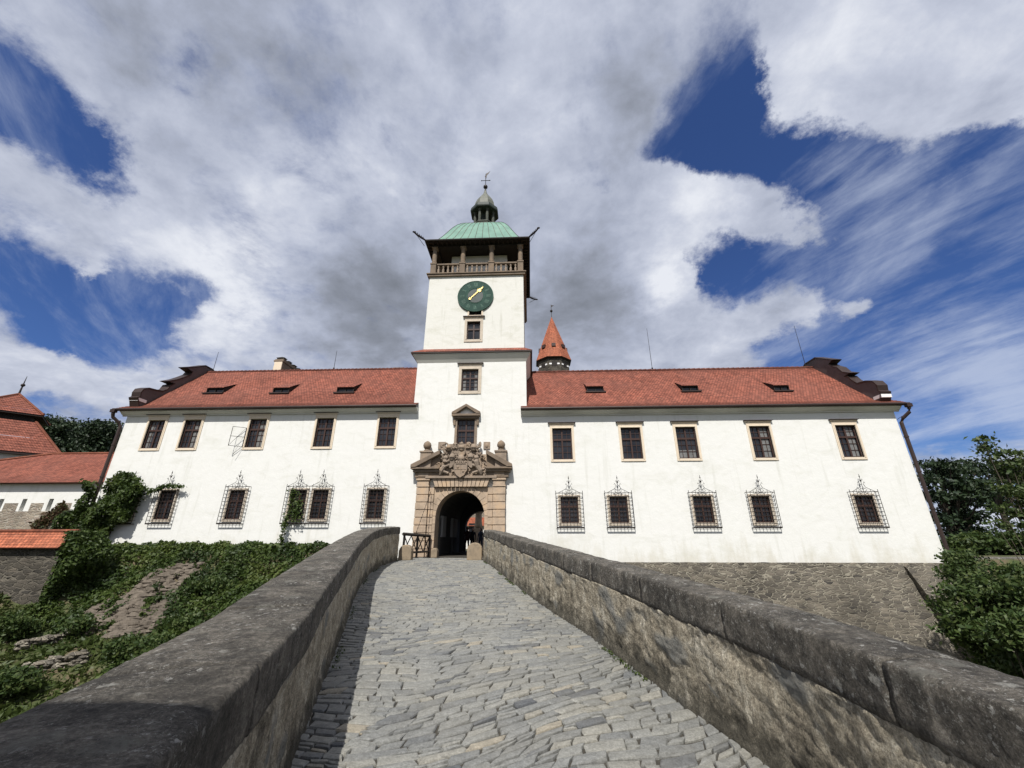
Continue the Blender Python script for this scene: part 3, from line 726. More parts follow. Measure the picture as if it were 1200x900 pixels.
    if not L_: pts = pts[::1]
    prof = [(atX(px, py, gx).y, atX(px, py, gx).z) for px, py in pts]
    half = [(y, z) for y, z in prof if y < YR+.05]
    half = [(24.2, zroof(24.3)-.3)]+[(y, z) for y, z in half if z > zroof(y)+.05]
    full = half+[(2*YR-y, z) for y, z in reversed(half)]
    gp = MB()
    # build as quads column-wise: top profile over roof line
    n = len(full); xa, xb = gx-.25, gx+.25
    vs_ = []
    for (y, z) in full: vs_ += [(xa, y, z), (xb, y, z)]
    gp.add(vs_, [(2*i, 2*i+1, 2*i+3, 2*i+2) for i in range(n-1)])
    gp = MB(); gp.prismX(full+[(2*YR-24.15, ze-.1), (24.15, ze-.1)], xa+.001, xb-.001)
    go = gp.build('gable_parapet', M['gable'], w)
    # rolled metal volute caps and white ledges
    cp = MB()
    off = []
    for i in range(n):
        a_, b_ = full[max(i-1, 0)], full[min(i+1, n-1)]; dx, dz = b_[0]-a_[0], b_[1]-a_[1]; l = math.hypot(dx, dz) or 1
        off.append((full[i][0]-dz/l*.07, full[i][1]+dx/l*.07))
    vs_ = []
    for (y, z), (oy, oz) in zip(full, off): vs_ += [(xa-.06, y, z), (xb+.06, y, z), (xb+.06, oy, oz), (xa-.06, oy, oz)]
    cp.add(vs_, [(4*i+k, 4*i+(k+1) % 4, 4*i+4+(k+1) % 4, 4*i+4+k) for i in range(n-1) for k in range(4)]+[(0, 1, 2, 3), tuple(4*(n-1)+k for k in (3, 2, 1, 0))])
    cp.build('parapet_capping', M['gutter'], go)
    yl, zl = (atX(162, 469, gx).y, atX(162, 469, gx).z) if L_ else (atX(1034, 465, gx).y, atX(1034, 465, gx).z)
    MB().box(xa-.05, xb+.05, yl-.30, yl+.30, zl-.12, zl+.08).build('ledge', M['cut_white'], go)
    # downpipe
    dp = MB(); sx = -1 if L_ else 1; xc = x0-.12 if L_ else x1+.12
    xo = ex0+.12 if L_ else ex1-.12
    dp.tube([(xo, YE-.03, ze), (xo, YE-.03, ze-.30), (xo, YE+.04, ze-.50), (xc+sx*.10, 23.8, ze-.80), (xc, 23.9, ze-1.05), (xc, 23.9, ze-1.6), (xc, 23.9, .5)], .095, 8)
    for z in (7.2, 5.2, 3.2): dp.tube([(xc, 23.9, z-.04), (xc, 23.9, z+.04)], .12, 8)
    dp.box(xo-.15, xo+.15, YE-.16, YE+.06, ze-.22, ze-.02)
    dp.tube([(xo, YE+.04, ze-.48), (x0 if L_ else x1, 24.0, ze-.85)], .012, 4)
    dp.build('downpipe', M['gutter'], w)
    # lightning rods
    for (ax, ay, bx, by) in ([(258, 412.5, 249, 437), (395.5, 411, 390.5, 436)] if L_ else [(757, 385, 764.5, 433), (929.5, 382, 945, 432)]):
        p = at(bx, by, YR); q = at(ax, ay, YR); rod = MB().tube([(p.x, YR, zr), (p.x, YR, q.z)], [.022, .012], 5); rod.ball((p.x, YR, zr+.18), .07, 6, 4)
        rod.build('lightning_rod', M['iron'], w)
    return w, ze, zr
WLft, zeL, zrL = wing(-1); WRgt, zeR, zrR = wing(1)
# chimneys of the left wing
c0 = at(318, 441, 28.7); c1 = at(327, 441, 28.7); ct = at(327, 420.5, 28.9).z
ch = MB().box(c0.x, c1.x+.05, 28.7, 31.6, zrL-1.6, ct-.35); ch.box(c0.x-.06, c1.x+.11, 28.64, 31.66, ct-.35, ct-.22); ch.box(c0.x, c1.x+.05, 28.7, 31.6, ct-.22, ct-.12)
cho = ch.build('chimney', M['sand_dark'], WLft)
MB().box(c0.x+.02, c1.x+.03, 28.66, 28.698, zrL-1.2, ct-.36).build('chimney_face', M['cream'], cho)
pt = MB()
for k in range(4):
    yy = 29.0+k*.75
    pt.box(c0.x+.03, c1.x+.02, yy-.16, yy+.16, ct-.12, ct+.06); pt.add([(c0.x-.02, yy-.22, ct+.06), (c1.x+.07, yy-.22, ct+.06), (c1.x+.07, yy+.22, ct+.06), (c0.x-.02, yy+.22, ct+.06), ((c0.x+c1.x)/2, yy, ct+.22)], [(0,1,4), (1,2,4), (2,3,4), (3,0,4), (0,3,2,1)])
pt.build('chimney_pots', M['rubble_dark'], cho)
a = at(463, 436, 29.2); b_ = at(473, 436, 29.2); t_ = at(468, 432.5, 29.2).z
MB().box(a.x, b_.x, 29.0, 29.8, zrL-1, t_-.08).box(a.x-.1, b_.x+.1, 28.9, 29.9, t_-.08, t_+.02).build('chimney', M['sand_dark'], WLft)
# open iron casement guard at third upper window of the left wing
wx_, wz_, ww, wh = upL[2]; x0 = wx_-ww/2-.12
gd = MB(); ang = R(205); 
def leafp(u, z): return (x0+u*math.cos(ang)*.9, D-.08+u*math.sin(ang)*1.2, z)
z0, z1 = wz_+.05, wz_+wh*.68
for u in (0, .75): gd.tube([leafp(u, z0), leafp(u, z1)], .016, 5)
for k in range(3): gd.tube([leafp(0, z0+(z1-z0)*k/2), leafp(.75, z0+(z1-z0)*k/2)], .014, 5)
gd.tube([leafp(0, z1), leafp(.75, z0)], .009, 4); gd.tube([leafp(0, z0), leafp(.4, z0-.5)], .012, 4)
gd.build('casement_guard', M['iron'], WLft)
# ------------------------------------------------------------------ clock tower
TC = ((TL+TR_)/2, D+3.45); YB = 30.9
tower = thing('clock_tower', (TC[0], TC[1], .6), 'tall white clock tower over the gate with green copper roof and stone balustrade', 'clock tower')
ZS = at(553, 411.5, 23.6).z; ZC = F(560, 323)[1]      # skirt and gallery levels
AX, AR, AZ, GZ = -4.02, 1.40, 2.86, .70
low_w = px_window((541,433),(560.5,433),(541,458.3),(560.5,458.3))
ped_w = px_window((536.5,491.5),(556.5,491.5),(534.7,526),(555.5,526))
top_w = px_window((547.3,376.7),(562.7,376.7),(547,397.5),(562.5,397.5))
mid_w = (F(557,365)[0], F(557,369)[1], .85, .9)
w_ = MB()
wall_holes(w_, TL, TR_, .3, ZS, D, .35, [hole(low_w), hole(ped_w), (AX-AR-.25, AX+AR+.25, .3, 4.5)])
for xx in (TL, TR_): w_.quad((xx, D, .3), (xx, YB, .3), (xx, YB, ZS), (xx, D, ZS))
w_.quad((TL, YB, 5.2), (TR_, YB, 5.2), (TR_, YB, ZS), (TL, YB, ZS))
w_.build('wall', M['plaster'], tower)
U0, U1 = -7.02, -.24; UY = D+.06; UB = YB-.06
w_ = MB(); wall_holes(w_, U0, U1, ZS-.3, ZC, UY, .35, [hole(top_w), hole(mid_w)])
for xx in (U0, U1): w_.quad((xx, UY, ZS-.3), (xx, UB, ZS-.3), (xx, UB, ZC), (xx, UY, ZC))
w_.quad((U0, UB, ZS-.3), (U1, UB, ZS-.3), (U1, UB, ZC), (U0, UB, ZC)); w_.build('upper_wall', M['plaster_old'], tower)
window(tower, *low_w, cap=True, mat='pale', fw=.20, tr=.6); window(tower, *ped_w, cap=False, fw=.16, mat='relief', tr=.62)
window(tower, *top_w, Y=UY, cap=True, mat='pale', fw=.18, tr=.6, muntin=False); window(tower, *mid_w, Y=UY, cap=False, fw=.12, muntin=False, label='small window half hidden behind the clock face')
# skirt roof round the tower
def skirt(mb, o1, o0, z1, z0, th=.0):
    a = [(TL-o1, D-o1), (TR_+o1, D-o1), (TR_+o1, YB+o1), (TL-o1, YB+o1)]; b = [(U0+o0, UY+o0), (U1-o0, UY+o0), (U1-o0, UB-o0), (U0+o0, UB-o0)]
    for i in range(4):
        j = (i+1) % 4
        L_ = math.dist(a[i], a[j])
        mb.add([(*a[i], z1), (*a[j], z1), (*b[j], z0), (*b[i], z0)], [(0,1,2,3)], [[(0, 0), (L_, 0), (L_-.3, .6), (.3, .6)]])
sk = MB(); skirt(sk, .42, 0., ZS+.02, ZS+.42)
sk.build('skirt_roof', M['tiles'], tower)
sk = MB()
for (o, za, zb_) in ((.40, ZS-.07, ZS+.016),):
    sk.box(TL-o, TR_+o, D-o, YB+o, za, zb_)
sk.build('eaves_board', M['gutter'], tower)
sk = MB(); sk.box(TL-.30, TR_+.30, D-.30, YB+.30, ZS-.16, ZS-.071)
sk.add([(TL-.005, D-.005, ZS-.62), (TR_+.005, D-.005, ZS-.62), (TR_+.005, YB+.005, ZS-.62), (TL-.005, YB+.005, ZS-.62), (TL-.28, D-.28, ZS-.161), (TR_+.28, D-.28, ZS-.161), (TR_+.28, YB+.28, ZS-.161), (TL-.28, YB+.28, ZS-.161)],
       [(0,1,5,4), (1,2,6,5), (2,3,7,6), (3,0,4,7), (4,5,6,7), (0,3,2,1)])
sk.build('cornice', M['cove'], tower)
# gallery cornice, floor, balustrade, columns
o = .14; gl = MB(); gl.box(U0-o, U1+o, UY-o, UB+o, ZC+.0, ZC+.16); gl.box(U0-o-.07, U1+o+.07, UY-o-.07, UB+o+.07, ZC+.162, ZC+.26)
gl.build('gallery_cornice', M['sand_dark'], tower, bevel=.02)
ZG = ZC+.262; ZP = ZG+.98; ZK = F(560, 288)[1]+.02
colx = [F(514, 300)[0], F(545, 300)[0], F(577, 300)[0], F(609, 300)[0]]
s_ = (U1-U0-.40)/3; colx = [U0+.20+i*s_ for i in range(4)]; coly = [UY+.16+i*(UB-UY-.32)/3 for i in range(4)]
spots = {(x, y) for x in colx for y in (coly[0], coly[3])} | {(x, y) for y in coly for x in (colx[0], colx[3])}
bl = MB()
for yy in (coly[0], coly[3]):
    bl.box(colx[0], colx[3], yy-.10, yy+.10, ZG, ZG+.10); bl.box(colx[0], colx[3], yy-.13, yy+.13, ZP-.15, ZP-.03)
for xx in (colx[0], colx[3]):
    bl.box(xx-.10, xx+.10, coly[0], coly[3], ZG+.001, ZG+.101); bl.box(xx-.13, xx+.13, coly[0], coly[3], ZP-.149, ZP-.029)
for (x, y) in sorted(spots): bl.box(x-.20, x+.20, y-.20, y+.20, ZG-.002, ZP-.12); bl.box(x-.235, x+.235, y-.235, y+.235, ZP-.118, ZP)
BAL = bl.build('balustrade', M['sand_dark'], tower, bevel=.012)
def baluster(x, y):
    z0 = ZG+.102; h = ZP-.15-z0
    MB().lathe([(.085, z0), (.085, z0+.06), (.045, z0+.12), (.105, z0+h*.38), (.085, z0+h*.52), (.04, z0+h*.70), (.085, z0+h*.84), (.085, z0+h)], x, y, 8).build('baluster', M['relief'], BAL, smooth=True)
for i in range(3):
    for k in range(5): baluster(colx[i]+.36+(s_-.72)*k/4, coly[0])
    for k in range(5):
        yy = coly[i]+.36+((coly[1]-coly[0])-.72)*k/4; baluster(colx[3], yy); baluster(colx[0], yy)
for (x, y) in sorted(spots):
    z0 = ZP; h = ZK-ZP
    c_ = MB().lathe([(.21, z0), (.21, z0+.07), (.17, z0+.11), (.185, z0+.16), (.165, z0+.24), (.175, z0+h*.5), (.145, z0+h-.26), (.165, z0+h-.22), (.15, z0+h-.19), (.215, z0+h-.08), (.22, z0+h)], x, y, 14)
    c_.box(x-.22, x+.22, y-.22, y+.22, z0+h-.07, z0+h+.002)
    c_.build('column', M['sand_dark'], tower, smooth=False)
kr = MB().box(U0+1.25, U1-1.25, UY+1.25, UB-1.3, ZG, ZK+.1); kr.build('belfry_core', M['plaster'], tower)
bm_ = MB(); 
EX0, EX1, EY0, EY1, EZ = -7.42, .20, 23.55, 31.35, ZK+.24
for yy in (coly[0], coly[3]): bm_.box(colx[0]-.25, colx[3]+.25, yy-.16, yy+.16, ZK, EZ-.06)
for xx in (colx[0], colx[3]): bm_.box(xx-.16, xx+.16, coly[0]-.25, coly[3]+.25, ZK+.001, EZ-.061)
bm_.box(EX0+.06, EX1-.06, EY0+.06, EY1-.06, EZ-.06, EZ-.001)
n = 22
for k in range(n):
    xx = EX0+.15+(EX1-EX0-.3)*k/(n-1); bm_.box(xx-.05, xx+.05, EY0+.08, EY0+.6, EZ-.16, EZ-.058)
    yy = EY0+.15+(EY1-EY0-.3)*k/(n-1); bm_.box(EX1-.55, EX1-.08, yy-.05, yy+.05, EZ-.162, EZ-.057); bm_.box(EX0+.08, EX0+.55, yy-.05, yy+.05, EZ-.162, EZ-.057)
for a_, b__ in (((EX0, EY0), (EX1, EY0)), ((EX1, EY0), (EX1, EY1)), ((EX1, EY1), (EX0, EY1)), ((EX0, EY1), (EX0, EY0))):
    bm_.tube([(*a_, EZ-.03), (*b__, EZ-.03)], .085, 8)
bm_.build('eaves_frame', M['darkwood'], tower)
# bell-shaped copper roof; profile t (0 eave .. 1 centre) -> height
ZT = at(566, 258.2, 26.0).z
bell = [(0, 0), (.06, .10), (.12, .30), (.18, .62), (.24, 1.05), (.30, 1.56), (.36, 2.10), (.42, 2.62), (.49, 3.12), (.57, 3.56), (.66, 3.92), (.75, 4.16), (.82, 4.26)]
cxm, cym = (EX0+EX1)/2, (EY0+EY1)/2
def bellpt(sx, sy, t): return (cxm+sx*(EX1-EX0)/2*(1-t), cym+sy*(EY1-EY0)/2*(1-t))
KB = 1.0
cu = MB()
for i, (t, z) in enumerate(bell):
    for (sx, sy) in ((-1, -1), (1, -1), (1, 1), (-1, 1)): x, y = bellpt(sx, sy, t); cu.v.append((x, y, EZ+z*KB))
m_ = len(bell)
cu.f = [(4*i+k, 4*i+(k+1) % 4, 4*i+4+(k+1) % 4, 4*i+4+k) for i in range(m_-1) for k in range(4)]+[tuple(4*(m_-1)+k for k in range(4)), (3, 2, 1, 0)]
CR = cu.build('copper_roof', M['copper'], tower)
sm_ = MB()
for k in range(4):
    for i in range(0, 12):
        u = -1+2*i/11; pts = []
        for t, z in bell:
            a = [(-1, -1), (1, -1), (1, 1), (-1, 1)][k]; b2 = [(1, -1), (1, 1), (-1, 1), (-1, -1)][k]
            sx = a[0]+(b2[0]-a[0])*(i/11); sy = a[1]+(b2[1]-a[1])*(i/11)
            x, y = bellpt(sx, sy, t); pts.append((x, y, EZ+z*KB+.01))
        sm_.tube(pts, .022, 4)
sm_.build('standing_seams', M['lead'], CR)
# lantern
zl0 = EZ+4.26*KB-.06; ze_ = zl0+1.75; LX, LY = cxm, cym
lan = MB().lathe([(1.12, zl0-.3), (1.12, zl0+.06), (1.0, zl0+.10), (.96, zl0+.26), (1.04, zl0+.28), (1.04, zl0+.36), (.2, zl0+.37)], LX, LY, 8, PI/8)
LAN = lan.build('lantern', M['lantern'], tower)
for k in range(8):
    a = PI/8+2*PI*k/8; x, y = LX+.84*math.cos(a), LY+.84*math.sin(a); z0 = zl0+.37; h = ze_-z0
    MB().lathe([(.16, z0), (.16, z0+.08), (.11, z0+.12), (.13, z0+h*.5), (.10, z0+h-.15), (.16, z0+h-.06), (.16, z0+h)], x, y, 8).build('lantern_column', M['lantern'], LAN)
MB().lathe([(.42, zl0+.5), (.42, ze_)], LX, LY, 8, PI/8).build('lantern_core', M['verdi_dark'], LAN)
MB().lathe([(.80, ze_-.02), (1.26, ze_+.0), (1.29, ze_+.10), (1.22, ze_+.42), (.6, ze_+.44)], LX, LY, 8, PI/8).build('lantern_eaves', M['verdi_dark'], LAN)
zt_ = at(571, 224, cym).z
MB().lathe([(1.18, ze_+.43), (.98, ze_+.50), (.88, ze_+(zt_-ze_)*.40), (.72, ze_+(zt_-ze_)*.56), (.48, ze_+(zt_-ze_)*.70), (.26, ze_+(zt_-ze_)*.82), (.16, ze_+(zt_-ze_)*.90), (.10, zt_), (.05, zt_+.25)], LX, LY, 8, PI/8).build('lantern_dome', M['lead'], LAN)
zb_ = at(572, 219, cym).z; zc_ = at(572, 211.5, cym).z; zv = at(574, 201, cym).z
cr = MB().ball((LX, LY, zb_), .20, 10, 8); cr.tube([(LX, LY, zt_), (LX, LY, zv-.3)], .03, 6); cr.lathe([(.10, zb_-.5), (.05, zb_-.25)], LX, LY, 8)
cr.tube([(LX-.38, LY, zc_), (LX+.38, LY, zc_)], .028, 6)
for sx in (-1, 1): cr.ball((LX+sx*.38, LY, zc_), .055, 6, 4)
cr.ball((LX, LY, zc_+.3), .05, 6, 4)
cr.build('cross', M['iron'], LAN)
MB().prism([(LX-.10, zv-.62), (LX+.06, zv-.80), (LX+.10, zv-.45), (LX+.22, zv-.30), (LX+.40, zv+.05), (LX+.16, zv-.16), (LX+.02, zv-.24), (LX-.02, zv-.42)], LY-.012, LY+.012).build('weather_vane', M['iron'], LAN)
# dragon waterspouts
def spout(c, d):
    d = Vector(d).normalized(); c = Vector(c)
    s = MB(); pts = [c, c+d*.38+Vector((0,0,.03)), c+d*.75+Vector((0,0,.08)), c+d*1.0+Vector((0,0,.18))]
    s.tube(pts, [.06, .075, .065, .05], 6); s.ball(pts[-1], .08, 8, 5, (1.3, 1, .8))
    for k in range(5):
        p = c+d*(.2+.16*k)+Vector((0, 0, .10+.03*k)); s.add([p+d*-.05, p+d*.07, p+d*.05+Vector((0,0,.12)), p+Vector((d.y, -d.x, 0))*.02], [(0,1,2), (0,2,3), (1,3,2), (0,3,1)])
    s.tube([c+d*.7, c+Vector((0,0,-.55))+d*.05], .018, 5)
    s.build('waterspout', M['iron'], tower)
for c, d in (((EX0, EY0, EZ), (-1, -1, 0)), ((EX1, EY0, EZ), (1, -1, 0)), ((EX1, EY1, EZ), (1, 1, 0)), ((EX0, EY1, EZ), (-1, 1, 0))): spout(c, d)
# clock
ck = ((F(536,347.5)[0]+F(578.5,347.5)[0])/2, F(557,347.2)[1]); cr_ = 1.27
def disc(cx, cz, r, y0, y1, n=48): return [(cx+r*math.cos(2*PI*k/n), cz+r*math.sin(2*PI*k/n)) for k in range(n)]
CK = MB().prism(disc(*ck, cr_, 0, 0), UY-.10, UY-.02).build('clock_face', M['clock'], tower)
MB().prism(disc(*ck, .55, 0, 0), UY-.115, UY-.101).build('clock_centre', M['clock_in'], CK)
rg = MB()
for rr in (1.24, .62):
    for k in range(48):
        a0, a1 = 2*PI*k/48, 2*PI*(k+1)/48
        rg.tube([(ck[0]+rr*math.cos(a0), UY-.105, ck[1]+rr*math.sin(a0)), (ck[0]+rr*math.cos(a1), UY-.105, ck[1]+rr*math.sin(a1))], .014, 4)
rg.build('clock_rings', M['numeral'], CK)
nm = MB()
def stroke(a, r0, r1, off0, off1, w=.028):      # radial stroke of a roman numeral, offsets across
    er = Vector((math.sin(a), 0, math.cos(a))); et = Vector((math.cos(a), 0, -math.sin(a))); c = Vector((ck[0], UY-.112, ck[1]))
    p, q = c+er*r0+et*off0, c+er*r1+et*off1; d = (q-p).normalized(); s = Vector((d.z, 0, -d.x))*w/2
    nm.quad(p-s, p+s, q+s, q-s)
RN = ['XII', 'I', 'II', 'III', 'IIII', 'V', 'VI', 'VII', 'VIII', 'IX', 'X', 'XI']
for h in range(12):
    txt = RN[h]; W = {'I': .07, 'V': .13, 'X': .14}; tot = sum(W[c] for c in txt); u = -tot/2; a = 2*PI*h/12
    for c in txt:
        m2 = u+W[c]/2; r0, r1 = .78, 1.08
        if c == 'I': stroke(a, r0, r1, m2, m2)
        elif c == 'V': stroke(a, r0, r1, m2, m2-.05); stroke(a, r0, r1, m2, m2+.05, .018)
        else: stroke(a, r0, r1, m2-.05, m2+.05, .018); stroke(a, r0, r1, m2+.05, m2-.05)
        u += W[c]
nm.build('numerals', M['numeral'], CK, fixn=False)
p0 = F(551, 350.8); p1 = F(566, 337.3); yk = UY-.16
hd = MB(); d = Vector((p1[0]-p0[0], 0, p1[1]-p0[1])); L = d.length; d.normalize(); s = Vector((d.z, 0, -d.x)); A = Vector((p0[0], yk, p0[1]))
def hp(u, v, y=0): q = A+d*u+s*v; return (q.x, q.y+y, q.z)
def plate(poly): 
    n = len(poly); hd.add([hp(u, v) for u, v in poly]+[hp(u, v, .03) for u, v in poly], [tuple(range(n)), tuple(range(2*n-1, n-1, -1))]+[(i, i+n, (i+1) % n+n, (i+1) % n) for i in range(n)])
plate([(0, -.024), (L*.6, -.030), (L*.6, .030), (0, .024)])
st = []
for k in range(16):
    a = 2*PI*k/16; rr = .17 if k % 2 == 0 else .09; st.append((L*.72+rr*math.cos(a), rr*math.sin(a)))
plate(st); plate([(L*.85, -.06), (L*1.05, 0), (L*.85, .06)])
plate([(.10*math.cos(2*PI*k/10), .08*math.sin(2*PI*k/10)) for k in range(10)])
hd.build('clock_hand', M['gold'], CK)
hb = MB().tube([(ck[0], UY-.02, ck[1]), (ck[0], yk+.04, ck[1])], .05, 8); hb.build('clock_axle', M['iron'], CK)
# pediment over the middle window
PD = []
a, b2, c2 = F(546.7, 474), F(530.3, 489), F(563.3, 489)
pd = MB(); cxp = ped_w[0]; hw = (c2[0]-b2[0])/2; zb2 = ped_w[1]+ped_w[3]+.17; zt2 = a[1]-.05
pd.box(cxp-hw, cxp+hw, D-.30, D+.02, zb2, zb2+.13); pd.box(cxp-hw+.12, cxp+hw-.12, D-.18, D+.02, zb2-.13, zb2-.001)
for sx in (-1, 1):
    pd.prism([(cxp+sx*hw, zb2+.131), (cxp+sx*hw, zb2+.24), (cxp, zt2), (cxp, zt2-.16), (cxp+sx*(hw-.22), zb2+.131)], D-.32, D+.02)
    pd.box(cxp+sx*(hw-.16)-.07, cxp+sx*(hw-.16)+.07, D-.12, D+.02, zb2-.55, zb2-.131)
PD = pd.build('window_pediment', M['sand_dark'], tower)
MB().prism([(cxp-.62, zb2+.133), (cxp+.62, zb2+.133), (cxp, zt2-.30)], D-.04, D+.01).build('tympanum', M['cut_white'], PD)
for (pa, pb) in (((514,518), (522,526.5)), ((566.8,518), (574.3,526.5))):
    q0, q1 = F(*pa), F(*pb); pl = MB().box(q0[0], q1[0], D-.06, D+.01, q1[1], q0[1])
    pl.ball(((q0[0]+q1[0])/2, D-.06, (q0[1]+q1[1])/2), .12, 8, 6, (1, .5, 1.2)); pl.build('stone_plaque', M['relief'], tower, bevel=.01)
# ------------------------------------------------------------------ stone portal (part of the tower)
PX0, PX1 = F(486.5, 610)[0], F(592.3, 610)[0]
HC = (PX0+PX1)/2
ZEN0, ZEN1 = F(540, 571)[1], F(540, 561.5)[1]     # lintel band
pw = 1.02                                         # pier width
zt = ZEN0-.02; nb = 9
PORT = None
def pier(x0, x1, mb, y=.30, z1=None, nb=9):
    z1 = z1 or zt; h = (z1-GZ)/nb
    for k in range(nb):
        j = .018
        mb.box(x0+j*(k % 2)*.5, x1-j*(k % 2)*.5, D-y, D+.02, GZ+k*h+.02, GZ+(k+1)*h-.02)
        mb.box(x0+.03, x1-.03, D-y+.04, D+.01, GZ+k*h-.02, GZ+k*h+.02)
# inner arch panel with voussoir arch, set back
ar = MB(); ix0, ix1 = PX0+1.03, PX1-1.03; izt = ZEN0-.02; yA = D-.07
n = 28; arc = [(AX+AR*math.cos(PI-PI*k/n), AZ+AR*math.sin(PI-PI*k/n)) for k in range(n+1)]
for k in range(n):
    (xa, za), (xb, zb3) = arc[k], arc[k+1]
    ar.quad((xa, yA, za), (xb, yA, zb3), (xb, yA, izt), (xa, yA, izt))
    ar.quad((xa, yA, za), (xb, yA, zb3), (xb, D+.9, zb3), (xa, D+.9, za))
for (xa, xb) in ((ix0, AX-AR), (AX+AR, ix1)):
    ar.quad((xa, yA, GZ), (xb, yA, GZ), (xb, yA, izt), (xa, yA, izt))
for xa in (AX-AR, AX+AR): ar.quad((xa, yA, GZ), (xa, D+.9, GZ), (xa, D+.9, AZ), (xa, yA, AZ))
ar.quad((ix0, yA, izt), (ix1, yA, izt), (ix1, D, izt), (ix0, D, izt))
PORT = ar.build('portal', M['sand'], tower, fixn=False)
for (xa, xb, xc_, xd) in ((PX0, PX0+.72, PX0+.73, PX0+1.02), (PX1-.72, PX1, PX1-1.02, PX1-.73)):
    po = MB(); pier(xa, xb, po); pier(xc_, xd, po, .16); po.build('pier', M['sand'], PORT, bevel=.015)
vo = MB(); n = 15
for k in range(n):
    a0 = PI-PI*(k+.03)/n; a1 = PI-PI*(k+.97)/n; r0 = AR+.003; r1 = AR+(.34 if k != 7 else .5)
    poly = [(AX+r0*math.cos(a0), AZ+r0*math.sin(a0)), (AX+r1*math.cos(a0), AZ+r1*math.sin(a0)), (AX+r1*math.cos(a1), AZ+r1*math.sin(a1)), (AX+r0*math.cos(a1), AZ+r0*math.sin(a1))]
    poly = [(x, min(z, izt-.01)) for x, z in poly]
    vo.prism(poly, yA-.045, yA+.02)
for sx in (-1, 1):
    for k in range(5):
        h = (AZ-GZ)/5; xx = AX+sx*(AR+.17); vo.box(xx-.165, xx+.165, yA-.045, yA+.02, GZ+k*h+.01, GZ+(k+1)*h-.01)
vo.build('voussoirs', M['sand'], PORT, bevel=.008)
# shadowing lintel, flat arch of wedge blocks, entablature
en = MB(); n = 13; ex0, ex1 = PX0+.98, PX1-.98
for k in range(n):
    t0, t1 = k/n, (k+1)/n; sk0, sk1 = (t0-.5)*.5, (t1-.5)*.5
    xa, xb = ex0+(ex1-ex0)*t0+.015, ex0+(ex1-ex0)*t1-.015
    en.prism([(xa-sk0*.35, ZEN0), (xb-sk1*.35, ZEN0), (xb+sk1*.35, ZEN1), (xa+sk0*.35, ZEN1)], D-.30-(.03 if k == 6 else 0), D+.02)
for sx, xx in ((-1, PX0+.36), (1, PX1-.36)):
    en.box(xx-.38, xx+.38, D-.34, D+.02, ZEN0+.002, ZEN0+.09); en.box(xx-.34, xx+.34, D-.31, D+.02, ZEN0+.092, ZEN1-.1); en.box(xx-.40, xx+.40, D-.38, D+.02, ZEN1-.098, ZEN1)
en.build('flat_arch', M['sand'], PORT, bevel=.01)
ct_ = MB(); z = ZEN1
ct_.box(PX0+.5, PX1-.5, D-.42, D+.02, z+.005, z+.14); ct_.box(PX0+.02, PX1-.02, D-.30, D+.02, z-.01+.015, z+.135)
for xx in (PX0+.36, PX1-.36): ct_.box(xx-.30, xx+.30, D-.36, D+.02, z+.14, z+.56)
ct_.build('entablature', M['relief'], PORT, bevel=.01)
MB().box(PX0+.75, PX1-.75, D-.12, D+.02, z+.142, F(540, 533)[1]).build('relief_panel', M['sand'], PORT)
# broken pediment
ZPB = F(540, 551)[1]; zap = F(540, 529.5)[1]
for sx in (-1, 1):
    xo = (F(484.5, 548)[0] if sx < 0 else F(600.5, 548)[0]); xi = (F(517.5, 540)[0] if sx < 0 else F(570.5, 540)[0])
    bp = MB()
    bp.box(min(xo, xi), max(xo, xi), D-.62, D+.02, ZPB, ZPB+.10)
    bp.box(min(xo+sx*-.12, xi), max(xo-sx*.12, xi), D-.48, D+.02, ZPB-.16, ZPB-.002)
    bp.box(min(xo-sx*.22, xi), max(xo-sx*.22, xi), D-.34, D+.02, ZPB-.46, ZPB-.162)
    bp.prism([(xo, ZPB+.102), (xo, ZPB+.26), (xi, zap), (xi, zap-.24), (xo-sx*.28, ZPB+.102)], D-.66, D+.02)
    bp.prism([(xo-sx*.30, ZPB+.101), (xi, ZPB+.101), (xi, zap-.25)], D-.34, D+.02)
    bo = bp.build('broken_pediment', M['sand_dark'], PORT, bevel=.012)
    xp = F(501.5 if sx < 0 else 587.5, 530)[0]; zp0 = F(540, 545)[1]; zp1 = F(540, 529)[1]-.14
    MB().box(xp-.33, xp+.33, D-.48, D+.02, zp0-.3, zp1).box(xp-.38, xp+.38, D-.53, D+.01, zp1, zp1+.10).build('plinth', M['relief'], PORT, bevel=.015)
    ze2 = F(540, 517.5)[1]; h = ze2-zp1-.1; yy = D-.24; z0 = zp1+.1
    MB().lathe([(.20, z0), (.20, z0+.07), (.10, z0+.13), (.14, z0+h*.22), (.22, z0+h*.38), (.25, z0+h*.58), (.20, z0+h*.80), (.08, z0+h*.96), (.02, z0+h)], xp, yy, 14).build('acorn_finial', M['sand_dark'], PORT, smooth=True)
